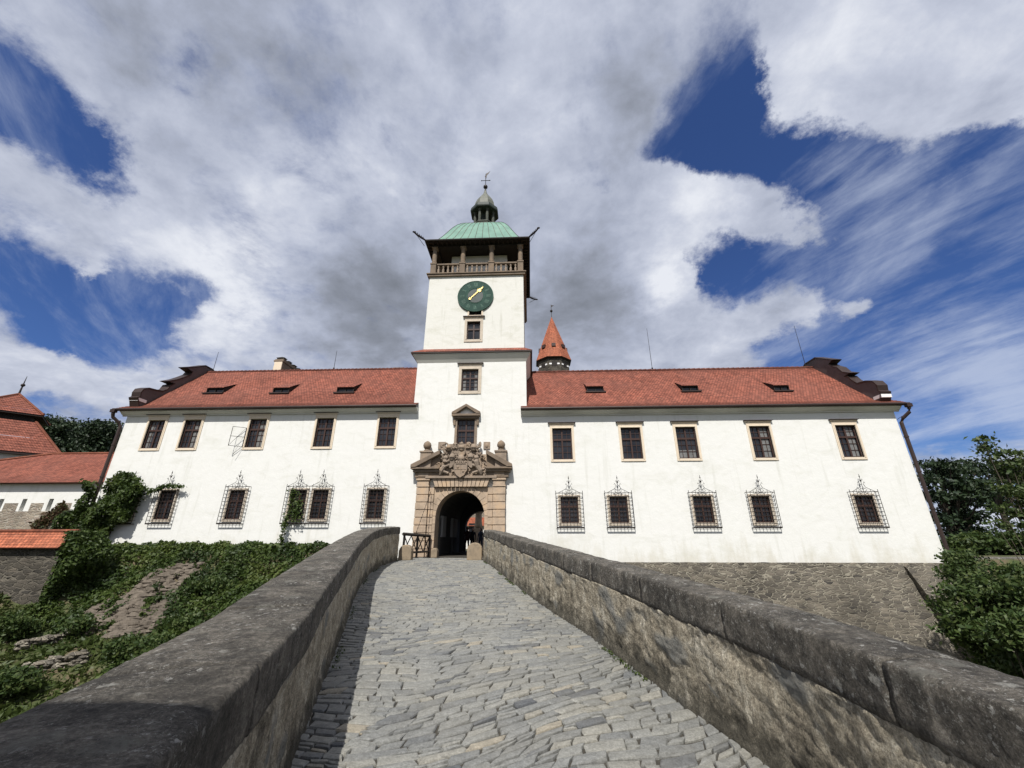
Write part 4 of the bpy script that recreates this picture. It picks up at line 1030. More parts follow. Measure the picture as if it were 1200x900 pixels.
# carved coat of arms: central shield with helmets, supporters and leafy scrollwork
zr0 = ZEN1+.16; zr1 = F(540, 518.5)[1]; rc = MB(); xc = HC-.03; H = zr1-zr0; yb_ = D-.20
def scroll(x, z, r, a0, turn, w=.06, y=-.12):
    pts = []; rs = []
    for k in range(12):
        t = k/11; rr = r*(1-.78*t); a = a0+turn*t*4.6; pts.append((x+rr*math.cos(a), yb_+y-.05*t, z+rr*math.sin(a))); rs.append(w*(1-.45*t))
    rc.tube(pts, rs, 6)
def shield(x, z, w, h, y):
    pl = [(x-w, z+h*.5), (x-w*.4, z+h*.58), (x, z+h*.5), (x+w*.4, z+h*.58), (x+w, z+h*.5), (x+w*.92, z-h*.1), (x+w*.55, z-h*.42), (x, z-h*.6), (x-w*.55, z-h*.42), (x-w*.92, z-h*.1)]
    rc.prism(pl, y-.07, y+.1); rc.tube([(a, y-.08, b3) for a, b3 in pl+[pl[0]]], .028, 5)
shield(xc, zr0+H*.17, .40, .78, yb_-.22)
rc.box(xc-.012, xc+.012, yb_-.31, yb_-.28, zr0+H*.05, zr0+H*.30); rc.box(xc-.33, xc+.33, yb_-.31, yb_-.28, zr0+H*.165, zr0+H*.175)
rc.ball((xc-.16, yb_-.30, zr0+H*.235), .08, 6, 4, (1, .5, 1)); rc.ball((xc+.16, yb_-.30, zr0+H*.12), .08, 6, 4, (1, .5, 1))
for k in range(5): rc.ball((xc-.24+.12*k, yb_-.30, zr0+H*.355+(.03 if k % 2 == 0 else 0)), .05, 6, 4, (1, 1, 1.7))       # crown
rc.box(xc-.30, xc+.30, yb_-.33, yb_-.12, zr0+H*.325, zr0+H*.345)
for (dx, dz, r) in ((0, .47, .22), (-.55, .52, .19), (.55, .52, .19), (0, .80, .20), (-.78, .80, .17), (.72, .80, .19)):
    rc.ball((xc+dx, yb_-.20, zr0+H*dz), r, 10, 7, (1, .8, 1.25)); rc.box(xc+dx-r*.7, xc+dx+r*.7, yb_-.39, yb_-.3, zr0+H*dz-.02, zr0+H*dz+.02)
    for sx in (-1, 1): scroll(xc+dx+sx*r*1.5, zr0+H*dz+.10, .17, PI*.5, sx*-1.2, .055)
for (dx, dz) in ((-.62, .34), (.62, .34), (0, .62)): shield(xc+dx, zr0+H*dz, .21, .42, yb_-.17)
for sx in (-1, 1):                                   # rampant supporters
    bx = xc+sx*.98; pts = [(bx+sx*.22, yb_-.15, zr0+.05), (bx+sx*.16, yb_-.20, zr0+H*.14), (bx, yb_-.24, zr0+H*.26), (bx-sx*.06, yb_-.26, zr0+H*.38), (bx-sx*.02, yb_-.26, zr0+H*.46)]
    rc.tube(pts, [.09, .16, .14, .17, .12], 8); rc.ball((bx-sx*.06, yb_-.30, zr0+H*.50), .13, 8, 6, (1.2, 1, 1)); rc.tube([pts[3], (bx-sx*.32, yb_-.30, zr0+H*.42)], .06, 6); rc.tube([pts[2], (bx-sx*.30, yb_-.30, zr0+H*.28)], .06, 6)
    rc.tube([pts[1], (bx-sx*.28, yb_-.25, zr0+H*.06)], .08, 6); scroll(bx+sx*.32, zr0+H*.30, .24, -PI/2, sx*1.2, .05)
    for (dx, dz, r) in ((.45, .05, .18), (.75, .04, .16), (1.30, .06, .20), (1.28, .22, .14), (.40, .17, .12), (1.22, .52, .16), (1.12, .66, .18), (.98, .74, .14), (.42, .62, .15), (.30, .38, .13), (.36, .90, .13), (1.0, .90, .13), (.55, .68, .14), (.85, .60, .13), (1.42, .12, .12)):
        scroll(xc+sx*dx, zr0+H*dz, r*1.15, random.uniform(0, 6.28), sx*random.choice([-1, 1]), .05+.02*random.random(), -.05-.12*random.random())
        rc.ball((xc+sx*dx+random.uniform(-.1, .1), yb_-.05, zr0+H*dz+random.uniform(-.1, .1)), .09, 6, 4)
rc.tube([(xc, yb_-.2, zr0+H*.84), (xc-.03, yb_-.22, zr0+H*.93), (xc+.02, yb_-.2, zr0+H*1.0)], [.12, .14, .04], 7)
rc.prism([(xc-1.15, zr0-.02), (xc+1.15, zr0-.02), (xc+1.2, zr0+H*.45), (xc+.98, zr0+H*.82), (xc+.8, zr0+H*.93), (xc-.8, zr0+H*.93), (xc-.98, zr0+H*.82), (xc-1.2, zr0+H*.45)], yb_-.06, D+.01)
rc.build('coat_of_arms', M['relief'], PORT, smooth=False)
# passage through the tower
ps = MB(); yE = 34.0; PA = 1.62; FR = 1.22; FZ = 2.52; n = 18; arc = [(AX+PA*math.cos(PI-PI*k/n), AZ+PA*math.sin(PI-PI*k/n)) for k in range(n+1)]
y0 = D+.9
for k in range(n): ps.quad((*[arc[k][0]], y0, arc[k][1]), (arc[k+1][0], y0, arc[k+1][1]), (arc[k+1][0], yE, arc[k+1][1]), (arc[k][0], yE, arc[k][1]))
for xx in (AX-PA, AX+PA): ps.quad((xx, y0, .5), (xx, yE, .5), (xx, yE, AZ), (xx, y0, AZ))
for (xa, xb) in ((AX-PA-.02, AX-AR), (AX+AR, AX+PA+.02)): ps.quad((xa, y0, .5), (xb, y0, .5), (xb, y0, 4.6), (xa, y0, 4.6))
for k in range(n):
    s = AR/PA; f_ = lambda p: (AX+(p[0]-AX)*s, AZ+(p[1]-AZ)*s)
    a3, b3 = arc[k], arc[k+1]; ps.quad((a3[0], y0, a3[1]), (b3[0], y0, b3[1]), (f_(b3)[0], y0, f_(b3)[1]), (f_(a3)[0], y0, f_(a3)[1]))
# end wall round the far arch
fa = [(AX+FR*math.cos(PI-PI*k/n), FZ+FR*math.sin(PI-PI*k/n)) for k in range(n+1)]
for k in range(n):
    a3, b3 = fa[k], fa[k+1]; ps.quad((a3[0], yE, a3[1]), (b3[0], yE, b3[1]), (b3[0], yE, 6), (a3[0], yE, 6)); ps.quad((a3[0], yE, a3[1]), (b3[0], yE, b3[1]), (b3[0], yE+.8, b3[1]), (a3[0], yE+.8, a3[1]))
for xx in (AX-FR, AX+FR): ps.quad((xx, yE, .5), (xx, yE+.8, .5), (xx, yE+.8, FZ), (xx, yE, FZ))
ps.quad((TL, yE, .5), (AX-FR, yE, .5), (AX-FR, yE, 6), (TL, yE, 6)); ps.quad((AX+FR, yE, .5), (TR_, yE, .5), (TR_, yE, 6), (AX+FR, yE, 6))
ps.quad((TL, YB, 5.9), (TR_, YB, 5.9), (TR_, yE, 5.9), (TL, yE, 5.9))
for xx in (TL, TR_): ps.quad((xx, YB-.2, .3), (xx, yE, .3), (xx, yE, 6), (xx, YB-.2, 6))
for yy in (25.6, 30.4):                                   # ribs and wall posts
    for xx, s in ((AX-PA, 1), (AX+PA, -1)): ps.box(xx, xx+s*.16, yy-.25, yy+.25, .5, AZ)
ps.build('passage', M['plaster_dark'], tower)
NP = simple('pale_passage_board', (.34, .34, .33), .9, .1)
for (ya, yb4) in [tuple(sorted((atX(a, 612, AX-PA+.17).y, atX(b, 612, AX-PA+.17).y))) for a, b in ((519, 523), (531, 536))]:
    MB().box(AX-PA+.001, AX-PA+.18, ya, yb4, 1.75, 3.0).build('niche_panel', NP, tower)
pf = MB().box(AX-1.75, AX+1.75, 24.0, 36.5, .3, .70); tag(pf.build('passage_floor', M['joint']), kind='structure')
# ------------------------------------------------------------------ drawbridge rails, guard stones, chain
def rail(p, q, label):
    p, q = Vector(p), Vector(q)
    t = thing('lattice_railing', ((p+q)/2), label, 'railing', 'lattice railings beside the gate')
    d = q-p; h = 1.15; ux = d.normalized(); nrm = Vector((-ux.y, ux.x, 0))
    def bar(a, b, w=.045):
        m = MB(); a, b = Vector(a), Vector(b); m.tube([a, b], w, 4); return m
    m = MB(); m.tube([p-ux*.15+Vector((0,0,h+.02)), q+Vector((0,0,h-.05))], .075, 4); m.build('handrail', M['darkwood'], t)
    m = MB(); m.tube([p+Vector((0,0,.30)), q+Vector((0,0,.30))], .05, 4); m.build('lower_rail', M['darkwood'], t)
    for s in (0, .5, 1): m = MB(); c = p+d*s; m.tube([c, c+Vector((0,0,h))], .06, 4); m.build('post', M['darkwood'], t)
    m = MB(); n = 4
    for k in range(n):
        a = p+d*(k/n); b = p+d*((k+1)/n); up = Vector((0,0,1))
        m.tube([a+up*.30, b+up*(h-.05)], .03, 4); m.tube([b+up*.30, a+up*(h-.05)], .03, 4)
    m.build('lattice', M['darkwood'], t)
# left rail: from bridge end to the portal
rail((-6.25, 21.0, .70), (-5.62, 23.7, .70), 'dark wooden railing of crossed slats left of the gate arch')
rail((-2.25, 21.7, .70), (-2.35, 23.7, .70), 'dark wooden railing right of the gate arch, mostly behind the stone parapet')
def guard(x, y, w, h, label, grp='rounded guard stones at the bridge end'):
    m = MB(); n = 12; pl = [(-w/2, 0)]+[(-w/2, h*.6)]+[(w/2*math.cos(PI-PI*k/8)*.98, h*.6+h*.4*math.sin(PI*k/8)) for k in range(1, 8)]+[(w/2, h*.6), (w/2, 0)]
    m.prism([(x+a, .68+b) for a, b in pl], y-.22, y+.22); o_ = m.build('guard_stone', M['guard'], bevel=.04); tag(o_, label, 'guard stone', grp)
guard(-6.05, 20.85, .62, .70, 'rounded tan guard stone at the end of the left parapet')
guard(-2.72, 21.0, .72, .80, 'broad tan guard stone at the end of the right parapet')
guard(-5.25, 23.55, .34, .5, 'small worn guard stone at the foot of the gate arch')
cz0 = F(517, 597)[1]
chn = MB(); a = Vector((PX0+.86, D-.25, cz0+1.0)); b = Vector((-6.0, 22.2, 1.95)); n = 26
for k in range(n):
    p = a.lerp(b, k/n); q = a.lerp(b, (k+.8)/n); chn.tube([p, q], .022 if k % 2 else .012, 4)
tag(chn.build('drawbridge_chain', M['iron']), 'thin iron chain slanting down from the portal to the left railing', 'chain')
# ------------------------------------------------------------------ people in the passage
def person(x, y, rot, cl, label, stride=.12):
    t = thing('person', (x, y, .70), label, 'person')
    V = {'pel': (0,0,.95), 'sp': (0,0,1.15), 'ch': (0,0,1.38), 'nk': (0,0,1.52), 'hd': (0,0,1.60), 'tp': (0,.0,1.74),
         'lh': (-.10,0,.9), 'lk': (-.12,-stride*.6,.5), 'la': (-.12,-stride*.2,.09), 'lt': (-.13,-stride*.2-.15,.04), 'rh': (.10,0,.9), 'rk': (.12,stride*.2,.5), 'ra': (.12,stride,.09), 'rt': (.13,stride-.15,.04),
         'ls': (-.19,0,1.42), 'le': (-.26,.03,1.14), 'lw': (-.24,-.08,.90), 'rs': (.19,0,1.42), 're': (.26,.03,1.14), 'rw': (.25,-.10,.92), 'lf': (-.235,-.12,.80), 'rf': (.245,-.14,.82)}
    Rr = {'pel': .15, 'sp': .135, 'ch': .16, 'nk': .058, 'hd': .098, 'tp': .07, 'lh': .10, 'lk': .065, 'la': .045, 'lt': .035, 'rh': .10, 'rk': .065, 'ra': .045, 'rt': .035, 'ls': .07, 'le': .045, 'lw': .032, 'rs': .07, 're': .045, 'rw': .032, 'lf': .028, 'rf': .028}
    E_ = [('pel','sp'),('sp','ch'),('ch','nk'),('nk','hd'),('hd','tp'),('pel','lh'),('lh','lk'),('lk','la'),('la','lt'),('pel','rh'),('rh','rk'),('rk','ra'),('ra','rt'),('ch','ls'),('ls','le'),('le','lw'),('lw','lf'),('ch','rs'),('rs','re'),('re','rw'),('rw','rf')]
    ks = list(V); c, s = math.cos(rot), math.sin(rot)
    me = bpy.data.meshes.new('body'); me.from_pydata([(V[k][0]*c-V[k][1]*s, V[k][0]*s+V[k][1]*c, V[k][2]) for k in ks], [(ks.index(a), ks.index(b)) for a, b in E_], [])
    o = bpy.data.objects.new('body', me); COL.objects.link(o); o.parent = t
    o.modifiers.new('skin', 'SKIN'); 
    for i, k in enumerate(ks): me.skin_vertices[0].data[i].radius = (Rr[k], Rr[k]*(.8 if k in ('pel','sp','ch') else 1))
    me.skin_vertices[0].data[0].use_root = True
    sb = o.modifiers.new('sub', 'SUBSURF'); sb.levels = sb.render_levels = 2; me.materials.append(M[cl])
    h = MB().ball((x, y+.015, .70+1.70), .112, 10, 8, (.95, 1.05, 1.05)); h.build('hair', M['hair'], t, smooth=True)
    fx = MB().ball((x+.075*s, y-.075*c, .70+1.655), .072, 10, 8, (.9, .9, 1.25)); fx.ball((x+.15*s, y-.15*c, .70+1.65), .018, 6, 5); fx.build('face', M['skin'], t, smooth=True)
person(at(545.5, 620, 33.2).x+.15, 33.2, 0, 'cloth_red', 'person in dark clothes standing nearest the left passage wall')
person(at(554, 622, 35.2).x, 35.2, .3, 'cloth_dark', 'person in black seen against the bright courtyard, between two others')
person(at(563.5, 622, 36).x, 36, -.4, 'cloth_blue', 'person in slate blue clothes farthest to the right in the courtyard')
# ------------------------------------------------------------------ courtyard beyond
def hall(name, x0, x1, y0, y1, z0, zw, zr, wallm, roofm, label, cat='house', wins=0, over=.3):
    t = thing(name, ((x0+x1)/2, (y0+y1)/2, z0), label, cat)
    w = MB().box(x0, x1, y0, y1, z0, zw); w.build('wall', wallm, t)
    r_ = MB(); ym = (y0+y1)/2
    tile_slope(r_, x0-.2, x1+.2, [(y0-over, zw-.05), (ym, zr)]); tile_slope(r_, x0-.2, x1+.2, [(y1+over, zw-.05), (ym, zr)])
    r_.build('roof', roofm, t, fixn=False)
    for xx in (x0, x1): MB().add([(xx, y0, zw-.01), (xx, y1, zw-.01), (xx, ym, zr-.1)], [(0,1,2)]).build('gable', wallm, t)
    for k in range(wins):
        xx = x0+(x1-x0)*(k+.5)/wins; f_ = MB().box(xx-.5, xx+.5, y0-.05, y0-.003, z0+1.2, z0+2.7).build('window', M['sash'], t)
        MB().box(xx-.42, xx+.42, y0-.06, y0-.051, z0+1.28, z0+2.62).build('pane', M['glass'], f_)
    return t
a = at(552, 616, 48); b = at(552, 608.5, 50.5)
hall('courtyard_building', -14, 4, 48, 55, .6, a.z, at(552, 606.5, 51.5).z, M['plaster'], M['tiles_far'], 'low white courtyard building with orange roof seen through the gate arch', 'building', 6)
hall('stone_hall', -24, 14, 66, 74, .6, at(560, 594, 66).z, at(560, 588, 70).z, M['rubble_grey'], M['tiles'], 'grey stone building rising behind the orange courtyard roof', 'building', 0)
st_ = at(560.5, 620, 40); sx_ = st_.x
stt = thing('stone_column', (sx_, 40, .6), 'pale stone column with a capital seen through the gate arch', 'column')
MB().box(sx_-.55, sx_+.55, 39.45, 40.55, .6, 2.0).box(sx_-.42, sx_+.42, 39.6, 40.4, 2.001, 2.6).build('base', M['sand'], stt, bevel=.03)
zc1 = at(560, 600, 40).z
MB().lathe([(.42, 2.6), (.36, 2.9), (.33, 3.1), (.30, zc1-.2), (.36, zc1-.1), (.50, zc1+.15), (.52, zc1+.3)], sx_, 40, 12).build('shaft', M['sand'], stt, smooth=True)
# ------------------------------------------------------------------ keep tower behind
KY = 60.; kc = at(648.3, 418, KY); kx0 = at(626.5, 418, KY).x; kx1 = at(670, 418, KY).x; kr = (kx1-kx0)/2; kx = (kx0+kx1)/2; zk = at(648, 416.5, KY-kr).z; za = at(646, 371, KY).z
kp = thing('round_tower', (kx, KY, .6), 'distant octagonal stone tower with a pointed orange tile roof behind the castle', 'tower')
MB().lathe([(kr*.86, .6), (kr*.86, zk+.1)], kx, KY, 8, PI/8).build('wall', M['rubble_dark'], kp)
tr_ = MB(); n = 8
for k in range(n):
    a0, a1 = PI/8+2*PI*k/n, PI/8+2*PI*(k+1)/n; L_ = 2*kr*math.sin(PI/n); S = math.hypot(kr, za-zk)
    tr_.add([(kx+kr*math.cos(a0), KY+kr*math.sin(a0), zk), (kx+kr*math.cos(a1), KY+kr*math.sin(a1), zk), (kx, KY, za)], [(0,1,2)], [[(k*L_, 0), ((k+1)*L_, 0), ((k+.5)*L_, S)]])
kro = tr_.build('roof', M['tiles_far'], kp)
MB().lathe([(kr*.84, zk-.25), (kr*1.0, zk-.02), (kr*.5, zk+.0)], kx, KY, 8, PI/8).build('eaves', M['darkwood'], kp)
for k in range(8):
    a = -PI/2+2*PI*k/8; ap = kr*.86*math.cos(PI/8)
    if math.sin(a) > .3: continue
    u = Vector((-math.sin(a), math.cos(a), 0)); c = Vector((kx+ap*math.cos(a), KY+ap*math.sin(a), zk-1.15)); o_ = Vector((math.cos(a), math.sin(a), 0))
    f_ = MB(); q = lambda s, z, d: c+u*s+Vector((0, 0, z))+o_*d
    def obox(m, s0, s1, z0, z1, d0, d1):
        P_ = [q(s0,z0,d0), q(s1,z0,d0), q(s1,z0,d1), q(s0,z0,d1), q(s0,z1,d0), q(s1,z1,d0), q(s1,z1,d1), q(s0,z1,d1)]
        m.add(P_, [(0,3,2,1),(4,5,6,7),(0,1,5,4),(1,2,6,5),(2,3,7,6),(3,0,4,7)])
    obox(f_, -.42, .42, -.34, .42, -.05, .03); wf = f_.build('window', M['darkwood'], kp)
    s_2 = MB(); obox(s_2, -.80, -.43, -.10, .14, 0, .06); obox(s_2, .43, .80, -.10, .14, 0, .06); s_2.build('shutters', M['white_gap'], wf)
    zz = zk+(za-zk)*.26; rr = kr*math.cos(PI/8)*(1-.26)
    c = Vector((kx+rr*math.cos(a), KY+rr*math.sin(a), zz)); dm = MB(); obox(dm, -.32, .32, -.25, .30, -.5, .28); dm.build('dormer', M['sash'], kro)
zz = at(646, 357, KY).z
MB().tube([(kx, KY, za-.1), (kx, KY, zz)], .05, 5).ball((kx, KY, at(646, 364.5, KY).z), .24, 8, 6).prism([(kx, zz-.5), (kx+.5, zz-.2), (kx, zz-.1)], KY-.02, KY+.02).build('weather_vane', M['iron'], kp)
# ------------------------------------------------------------------ left outbuildings
ob = thing('gate_building', (-34, 28.5, 1), 'low white outbuilding with hipped red tile roof and loophole slots, left of the castle', 'outbuilding')
ze_o = at(60, 566, 27).z; zr_o = at(90, 532, 31).z; xr_o = at(64, 532, 31).x; yo = 27.0
ow = MB(); zs = at(60, 598, yo).z; zt_o = ze_o+.1
slots = []
sl = []
for px in (-40, -20, 10, 27, 42, 60, 76, 92): pass
for (pa, pb) in ((-1.5, 1.0), (23.5, 30), (54.5, 61.5), (88.5, 93.5)):
    xa, xb = at(pa, 592, yo).x, at(pb, 592, yo).x; m = (xa+xb)/2; slots.append((m-.16, m+.16, zs-.05+.0, at(50, 584.5, yo).z))
slots = [(a, b, c+.001, d) for a, b, c, d in slots]
wall_holes(ow, -60, XL+.3, zs-.06, zt_o, yo, .5, slots)
ow.build('wall', M['plaster'], ob)
# stone infill panels between white legs
stn = MB(); px_pan = [(4, 20), (35, 50), (66.5, 83)]
for pa, pb in px_pan:
    xa, xb = at(pa, 594, yo).x, at(pb, 594, yo).x; stn.box(xa, xb, yo-.012, yo+.2, zs-.06, at(50, 589.5, yo).z)
stn.box(-60, XL+.3, yo-.005, yo+.4, .5, zs-.062); stn.build('stone_base', M['rubble_grey'], ob)
dk = MB().box(-60, XL, yo+.45, yo+.5, zs-.1, zt_o-.05); dk.build('loophole_backing', M['darkwood'], ob)
rf = MB()
def xin_o(y): return (xr_o-(31-y)*1.55 if y < 31 else xr_o, XL-.2)
tile_slope(rf, 0, 0, [(26.55, ze_o-.03), (31.0, zr_o)], xin=lambda y: (min(xr_o-.0, xr_o-(31-y)*2.6), XL-.1))
rf.quad((-60, 26.58, ze_o-.06), (XL-.1, 26.58, ze_o-.06), (XL-.1, 31, ze_o-.06), (-60, 31, ze_o-.06), [(0, 0)]*4)
# neighbouring slope that meets it in a valley on the left
V0 = (xr_o-4.45*2.6, 26.56, ze_o+.0); V1 = (xr_o, 31, zr_o); W1 = at(-30, 551, 31); W0 = at(-90, 575, 26.56)
rf.add([V0, V1, tuple(W1), tuple(W0)], [(0,1,2,3)], [[(0, 0), (0, 9), (12, 9), (12, 0)]])
rf.build('roof', M['tiles'], ob, fixn=False)
MB().tube([(xr_o-.1, 31, zr_o+.02), (XL-.1, 31, zr_o+.02)], .12, 6).build('ridge', M['tiles_far'], ob)
MB().tube([(xr_o, 31, zr_o+.02), (xr_o-4.45*2.6, 26.56, ze_o+.02)], .13, 6).build('hip', M['tiles_far'], ob)
# pavilion behind
pv = thing('pavilion', (-54, 38, 1), 'pavilion with two-tiered red hipped roof and a thin metal spire at the far left', 'pavilion')
apx = at(22, 462, 38); ce = at(51, 487, 38); lo_e = at(72, 534, 38); up_e = at(42, 495, 38)
def pyr(m, r0, z0, r1, z1):
    a = [(apx.x+r0*math.cos(k*PI/2), 38+r0*math.sin(k*PI/2)) for k in range(4)]; b = [(apx.x+r1*math.cos(k*PI/2), 38+r1*math.sin(k*PI/2)) for k in range(4)]
    for i in range(4):
        j = (i+1) % 4; L0, L1 = math.dist(a[i], a[j]), math.dist(b[i], b[j]); S = math.hypot((r0-r1)*.707, z1-z0)
        nC = max(1, int(S/.35))
        for c in range(nC):
            t0, t1 = c/nC, (c+1)/nC
            f = lambda p, q, t: (p[0]+(q[0]-p[0])*t, p[1]+(q[1]-p[1])*t, z0+(z1-z0)*t+(.03 if t == t0 else 0))
            l0 = L0+(L1-L0)*t0; l1 = L0+(L1-L0)*t1
            m.add([f(a[i], b[i], t0), f(a[j], b[j], t0), f(a[j], b[j], t1), f(a[i], b[i], t1)], [(0,1,2,3)], [[(-l0/2, S*t0), (l0/2, S*t0), (l1/2, S*t1), (-l1/2, S*t1)]])
r1 = ce.x-apx.x; m = MB(); pyr(m, r1, ce.z, .02, apx.z); m.build('lantern_roof', M['tiles'], pv, fixn=False)
MB().lathe([(r1*.72, up_e.z-.4), (r1*.72, ce.z-.01)], apx.x, 38, 4).build('lantern_wall', M['darkwood'], pv)
MB().lathe([(r1*.98, ce.z-.14), (r1*.98, ce.z-.004)], apx.x, 38, 4).build('lantern_eaves', M['darkwood'], pv)
r2 = lo_e.x-apx.x; m = MB(); pyr(m, r2, lo_e.z, up_e.x-apx.x, up_e.z); m.build('roof', M['tiles'], pv, fixn=False)
MB().lathe([(r2*.9, 1), (r2*.9, lo_e.z)], apx.x, 38, 4).build('wall', M['cove'], pv)
MB().lathe([(r2*.99, lo_e.z-.2), (r2*.99, lo_e.z-.01)], apx.x, 38, 4).build('eaves_board', M['gutter'], pv)
h4 = MB()
for k in range(4):
    c_, s_3 = math.cos(k*PI/2), math.sin(k*PI/2)
    h4.tube([(apx.x+r2*c_, 38+r2*s_3, lo_e.z+.05), (apx.x+(up_e.x-apx.x)*c_, 38+(up_e.x-apx.x)*s_3, up_e.z+.05)], .12, 6); h4.tube([(apx.x+r1*c_, 38+r1*s_3, ce.z+.05), (apx.x, 38, apx.z+.05)], .11, 6)
h4.build('hip_tiles', M['tiles_far'], pv)
zs_ = at(32, 441, 38).z
MB().tube([(apx.x, 38, apx.z-.1), (apx.x, 38, apx.z+(zs_-apx.z)*.45), (apx.x, 38, zs_)], [.10, .07, .02], 6).ball((apx.x, 38, apx.z+(zs_-apx.z)*.5), .18, 8, 6).build('spire', M['iron'], pv)
# tile-capped stone wall
cw = thing('capped_wall', (-32, 20.6, -1), 'dark rubble wall with orange tile capping at the lower left', 'wall')
zc0 = at(40, 641, 20.1).z; zc1_ = at(40, 623, 20.9).z; xe_ = at(72, 640, 20.3).x
MB().box(-60, xe_, 20.35, 21.05, -3.2, zc0+.1).build('wall', M['rubble_dark'], cw)
m = MB(); tile_slope(m, -60, xe_+.12, [(20.05, zc0-.05), (20.75, zc1_)], step=.24); tile_slope(m, -60, xe_+.12, [(21.45, zc0-.05), (20.75, zc1_)], step=.24); m.build('tile_capping', M['tiles_far'], cw, fixn=False)
m = MB(); m.tube([(-60, 20.75, zc1_+.02), (xe_+.12, 20.75, zc1_+.02)], .09, 8); m.build('ridge', M['tiles_far'], cw)
# right retaining wall with buttress edge and coping
rw = thing('retaining_wall', (12, 23.9, -6), 'battered rubble stone wall under the right castle wing', 'retaining wall')
m = MB(); nX, nZ = 150, 40
for j in range(nZ+1):
    for i in range(nX+1):
        x = -.9+(XR+.2+.9)*i/nX; z = -6.5+(.47+6.5)*j/nZ
        y = 23.93-.10*(0.47-z)+.06*mnoise.noise(Vector((x*2.2, 0, z*3.5)))*(1 if j < nZ else 0)-.03
        m.v.append((x, y, z+(.03*mnoise.noise(Vector((x*1.5, 1, 0))) if j == nZ else 0)))
m.f = [(j*(nX+1)+i, j*(nX+1)+i+1, (j+1)*(nX+1)+i+1, (j+1)*(nX+1)+i) for j in range(nZ) for i in range(nX)]
q = len(m.v); m.v += [(-.9, 24.4, .45), (XR+.2, 24.4, .45)]; m.f.append((nZ*(nX+1), nZ*(nX+1)+nX, q+1, q)) 
m.build('wall', M['rubble'], rw, smooth=True)
m = MB(); xb0 = at(1062, 664, 23.7).x
m.add([(xb0, 23.75, .30), (XR+.25, 23.75, .30), (XR+.25, 25.5, .30), (xb0, 25.5, .30), (xb0+1.8, 22.2, -6), (XR+3.2, 22.2, -6), (XR+3.2, 25.5, -6), (xb0+1.8, 25.5, -6)], [(0,1,2,3), (0,4,5,1), (0,3,7,4), (1,5,6,2)])
m.build('buttress', M['rubble'], rw)
fw_ = thing('terrace_wall', (38, 26, -4), 'low stone terrace wall with flat coping running off to the right behind shrubs', 'wall')
MB().box(XR+.3, 80, 25.4, 26.2, -6, .40).build('wall', M['rubble_grey'], fw_)
MB().box(XR+.25, 80, 25.2, 26.3, .402, .68).build('coping', M['coping'], fw_, bevel=.05)
# ------------------------------------------------------------------ plants
def blob_leaves(blobs, n, spread=.28, cl=26, shell=.62):
    P_ = []; Nn = []; tn = []
    vol = np.array([a[3]*a[4]*a[5] for a in blobs])**.67; vol /= vol.sum()
    for (cx, cy, cz, rx, ry, rz), w in zip(blobs, vol):
        k = max(3, int(n*w/cl))
        d = rng.normal(size=(k, 3)); d /= np.linalg.norm(d, axis=1, keepdims=True)
        rr = shell+(1.08-shell)*rng.random(k)**.6
        c = np.array([cx, cy, cz])+d*rr[:, None]*np.array([rx, ry, rz])
        for i in range(k):
            m = cl+rng.integers(-8, 8); q = c[i]+rng.normal(size=(m, 3))*spread*np.array([1.25, 1.25, .6])
            P_.append(q); Nn.append(np.tile(d[i]*.5+np.array([0, 0, .8]), (m, 1))); tn.append(rng.random(m)*.55+rng.random()*.5)
    return np.concatenate(P_), np.concatenate(Nn), np.concatenate(tn)
def tree(name, base, h, blobs, n, size, mat, label, cat='tree', trunk_r=.25, spread=.28, group=None, limbs=True, shell=.62):
    bx, by, bz = base; t = thing(name, base, label, cat, group)
    P_, Nn, tn = blob_leaves(blobs, n, spread, shell=shell); leaves('crown', M[mat], P_, Nn, size, tn, t, .35)
    m = MB(); top = max(b[2] for b in blobs)
    cx = sum(b[0] for b in blobs)/len(blobs); cy = sum(b[1] for b in blobs)/len(blobs)
    m.tube([(bx, by, bz-.3), (bx+(cx-bx)*.2, by, bz+(top-bz)*.35), (bx+(cx-bx)*.6, by+(cy-by)*.6, bz+(top-bz)*.7), (cx, cy, top)], [trunk_r, trunk_r*.8, trunk_r*.55, trunk_r*.15], 8)
    if limbs:
        for b in blobs:
            s = Vector((bx+(cx-bx)*.4, by+(cy-by)*.4, bz+(min(b[2], top)-bz)*.5)); e = Vector(b[:3]); mid = (s+e)/2+Vector((0, 0, -.1*(e-s).length))
            m.tube([s, mid, e], [trunk_r*.4, trunk_r*.25, trunk_r*.08], 5)
            for k in range(3):
                d = Vector(rng.normal(size=3).tolist()); d.normalize(); m.tube([e, e+Vector((d.x*b[3], d.y*b[4], abs(d.z)*b[5]))*.8], [trunk_r*.1, trunk_r*.03], 4)
    m.build('trunk', M['bark'], t, smooth=True); return t
def B(px, py, y, rpx, rz=None, ry=None):        # crown lobe surveyed at depth y, radius given in px
    p = at(px, py, y); q = at(px+rpx, py, y); r = abs(q.x-p.x); return (p.x, p.y, p.z, r, ry or r, rz or r*.8)
def crown_px(ells, y, br, dy=1.5):
    out = []
    for (px, py, rx, ry, n) in ells:
        for _ in range(n):
            a = rng.uniform(0, 6.28); q = rng.random()**.5; out.append(B(px+rx*q*math.cos(a), py+ry*q*math.sin(a), y+rng.uniform(-dy, dy), br*rng.uniform(.7, 1.3)))
    return out
p = at(1118, 640, 38)
tree('broadleaf_tree', (p.x, 38, .5), 0, crown_px([(1092,553,14,13,7), (1128,552,26,12,10), (1110,578,24,14,9), (1140,575,18,14,6), (1125,606,26,10,9), (1132,632,30,14,12), (1108,655,16,14,6)], 38, 6.5, 2), 10500, .24, 'conifer', 'tall dark tree behind the right corner of the castle', trunk_r=.3, spread=.30, limbs=True, shell=.3)
p = at(1190, 640, 44)
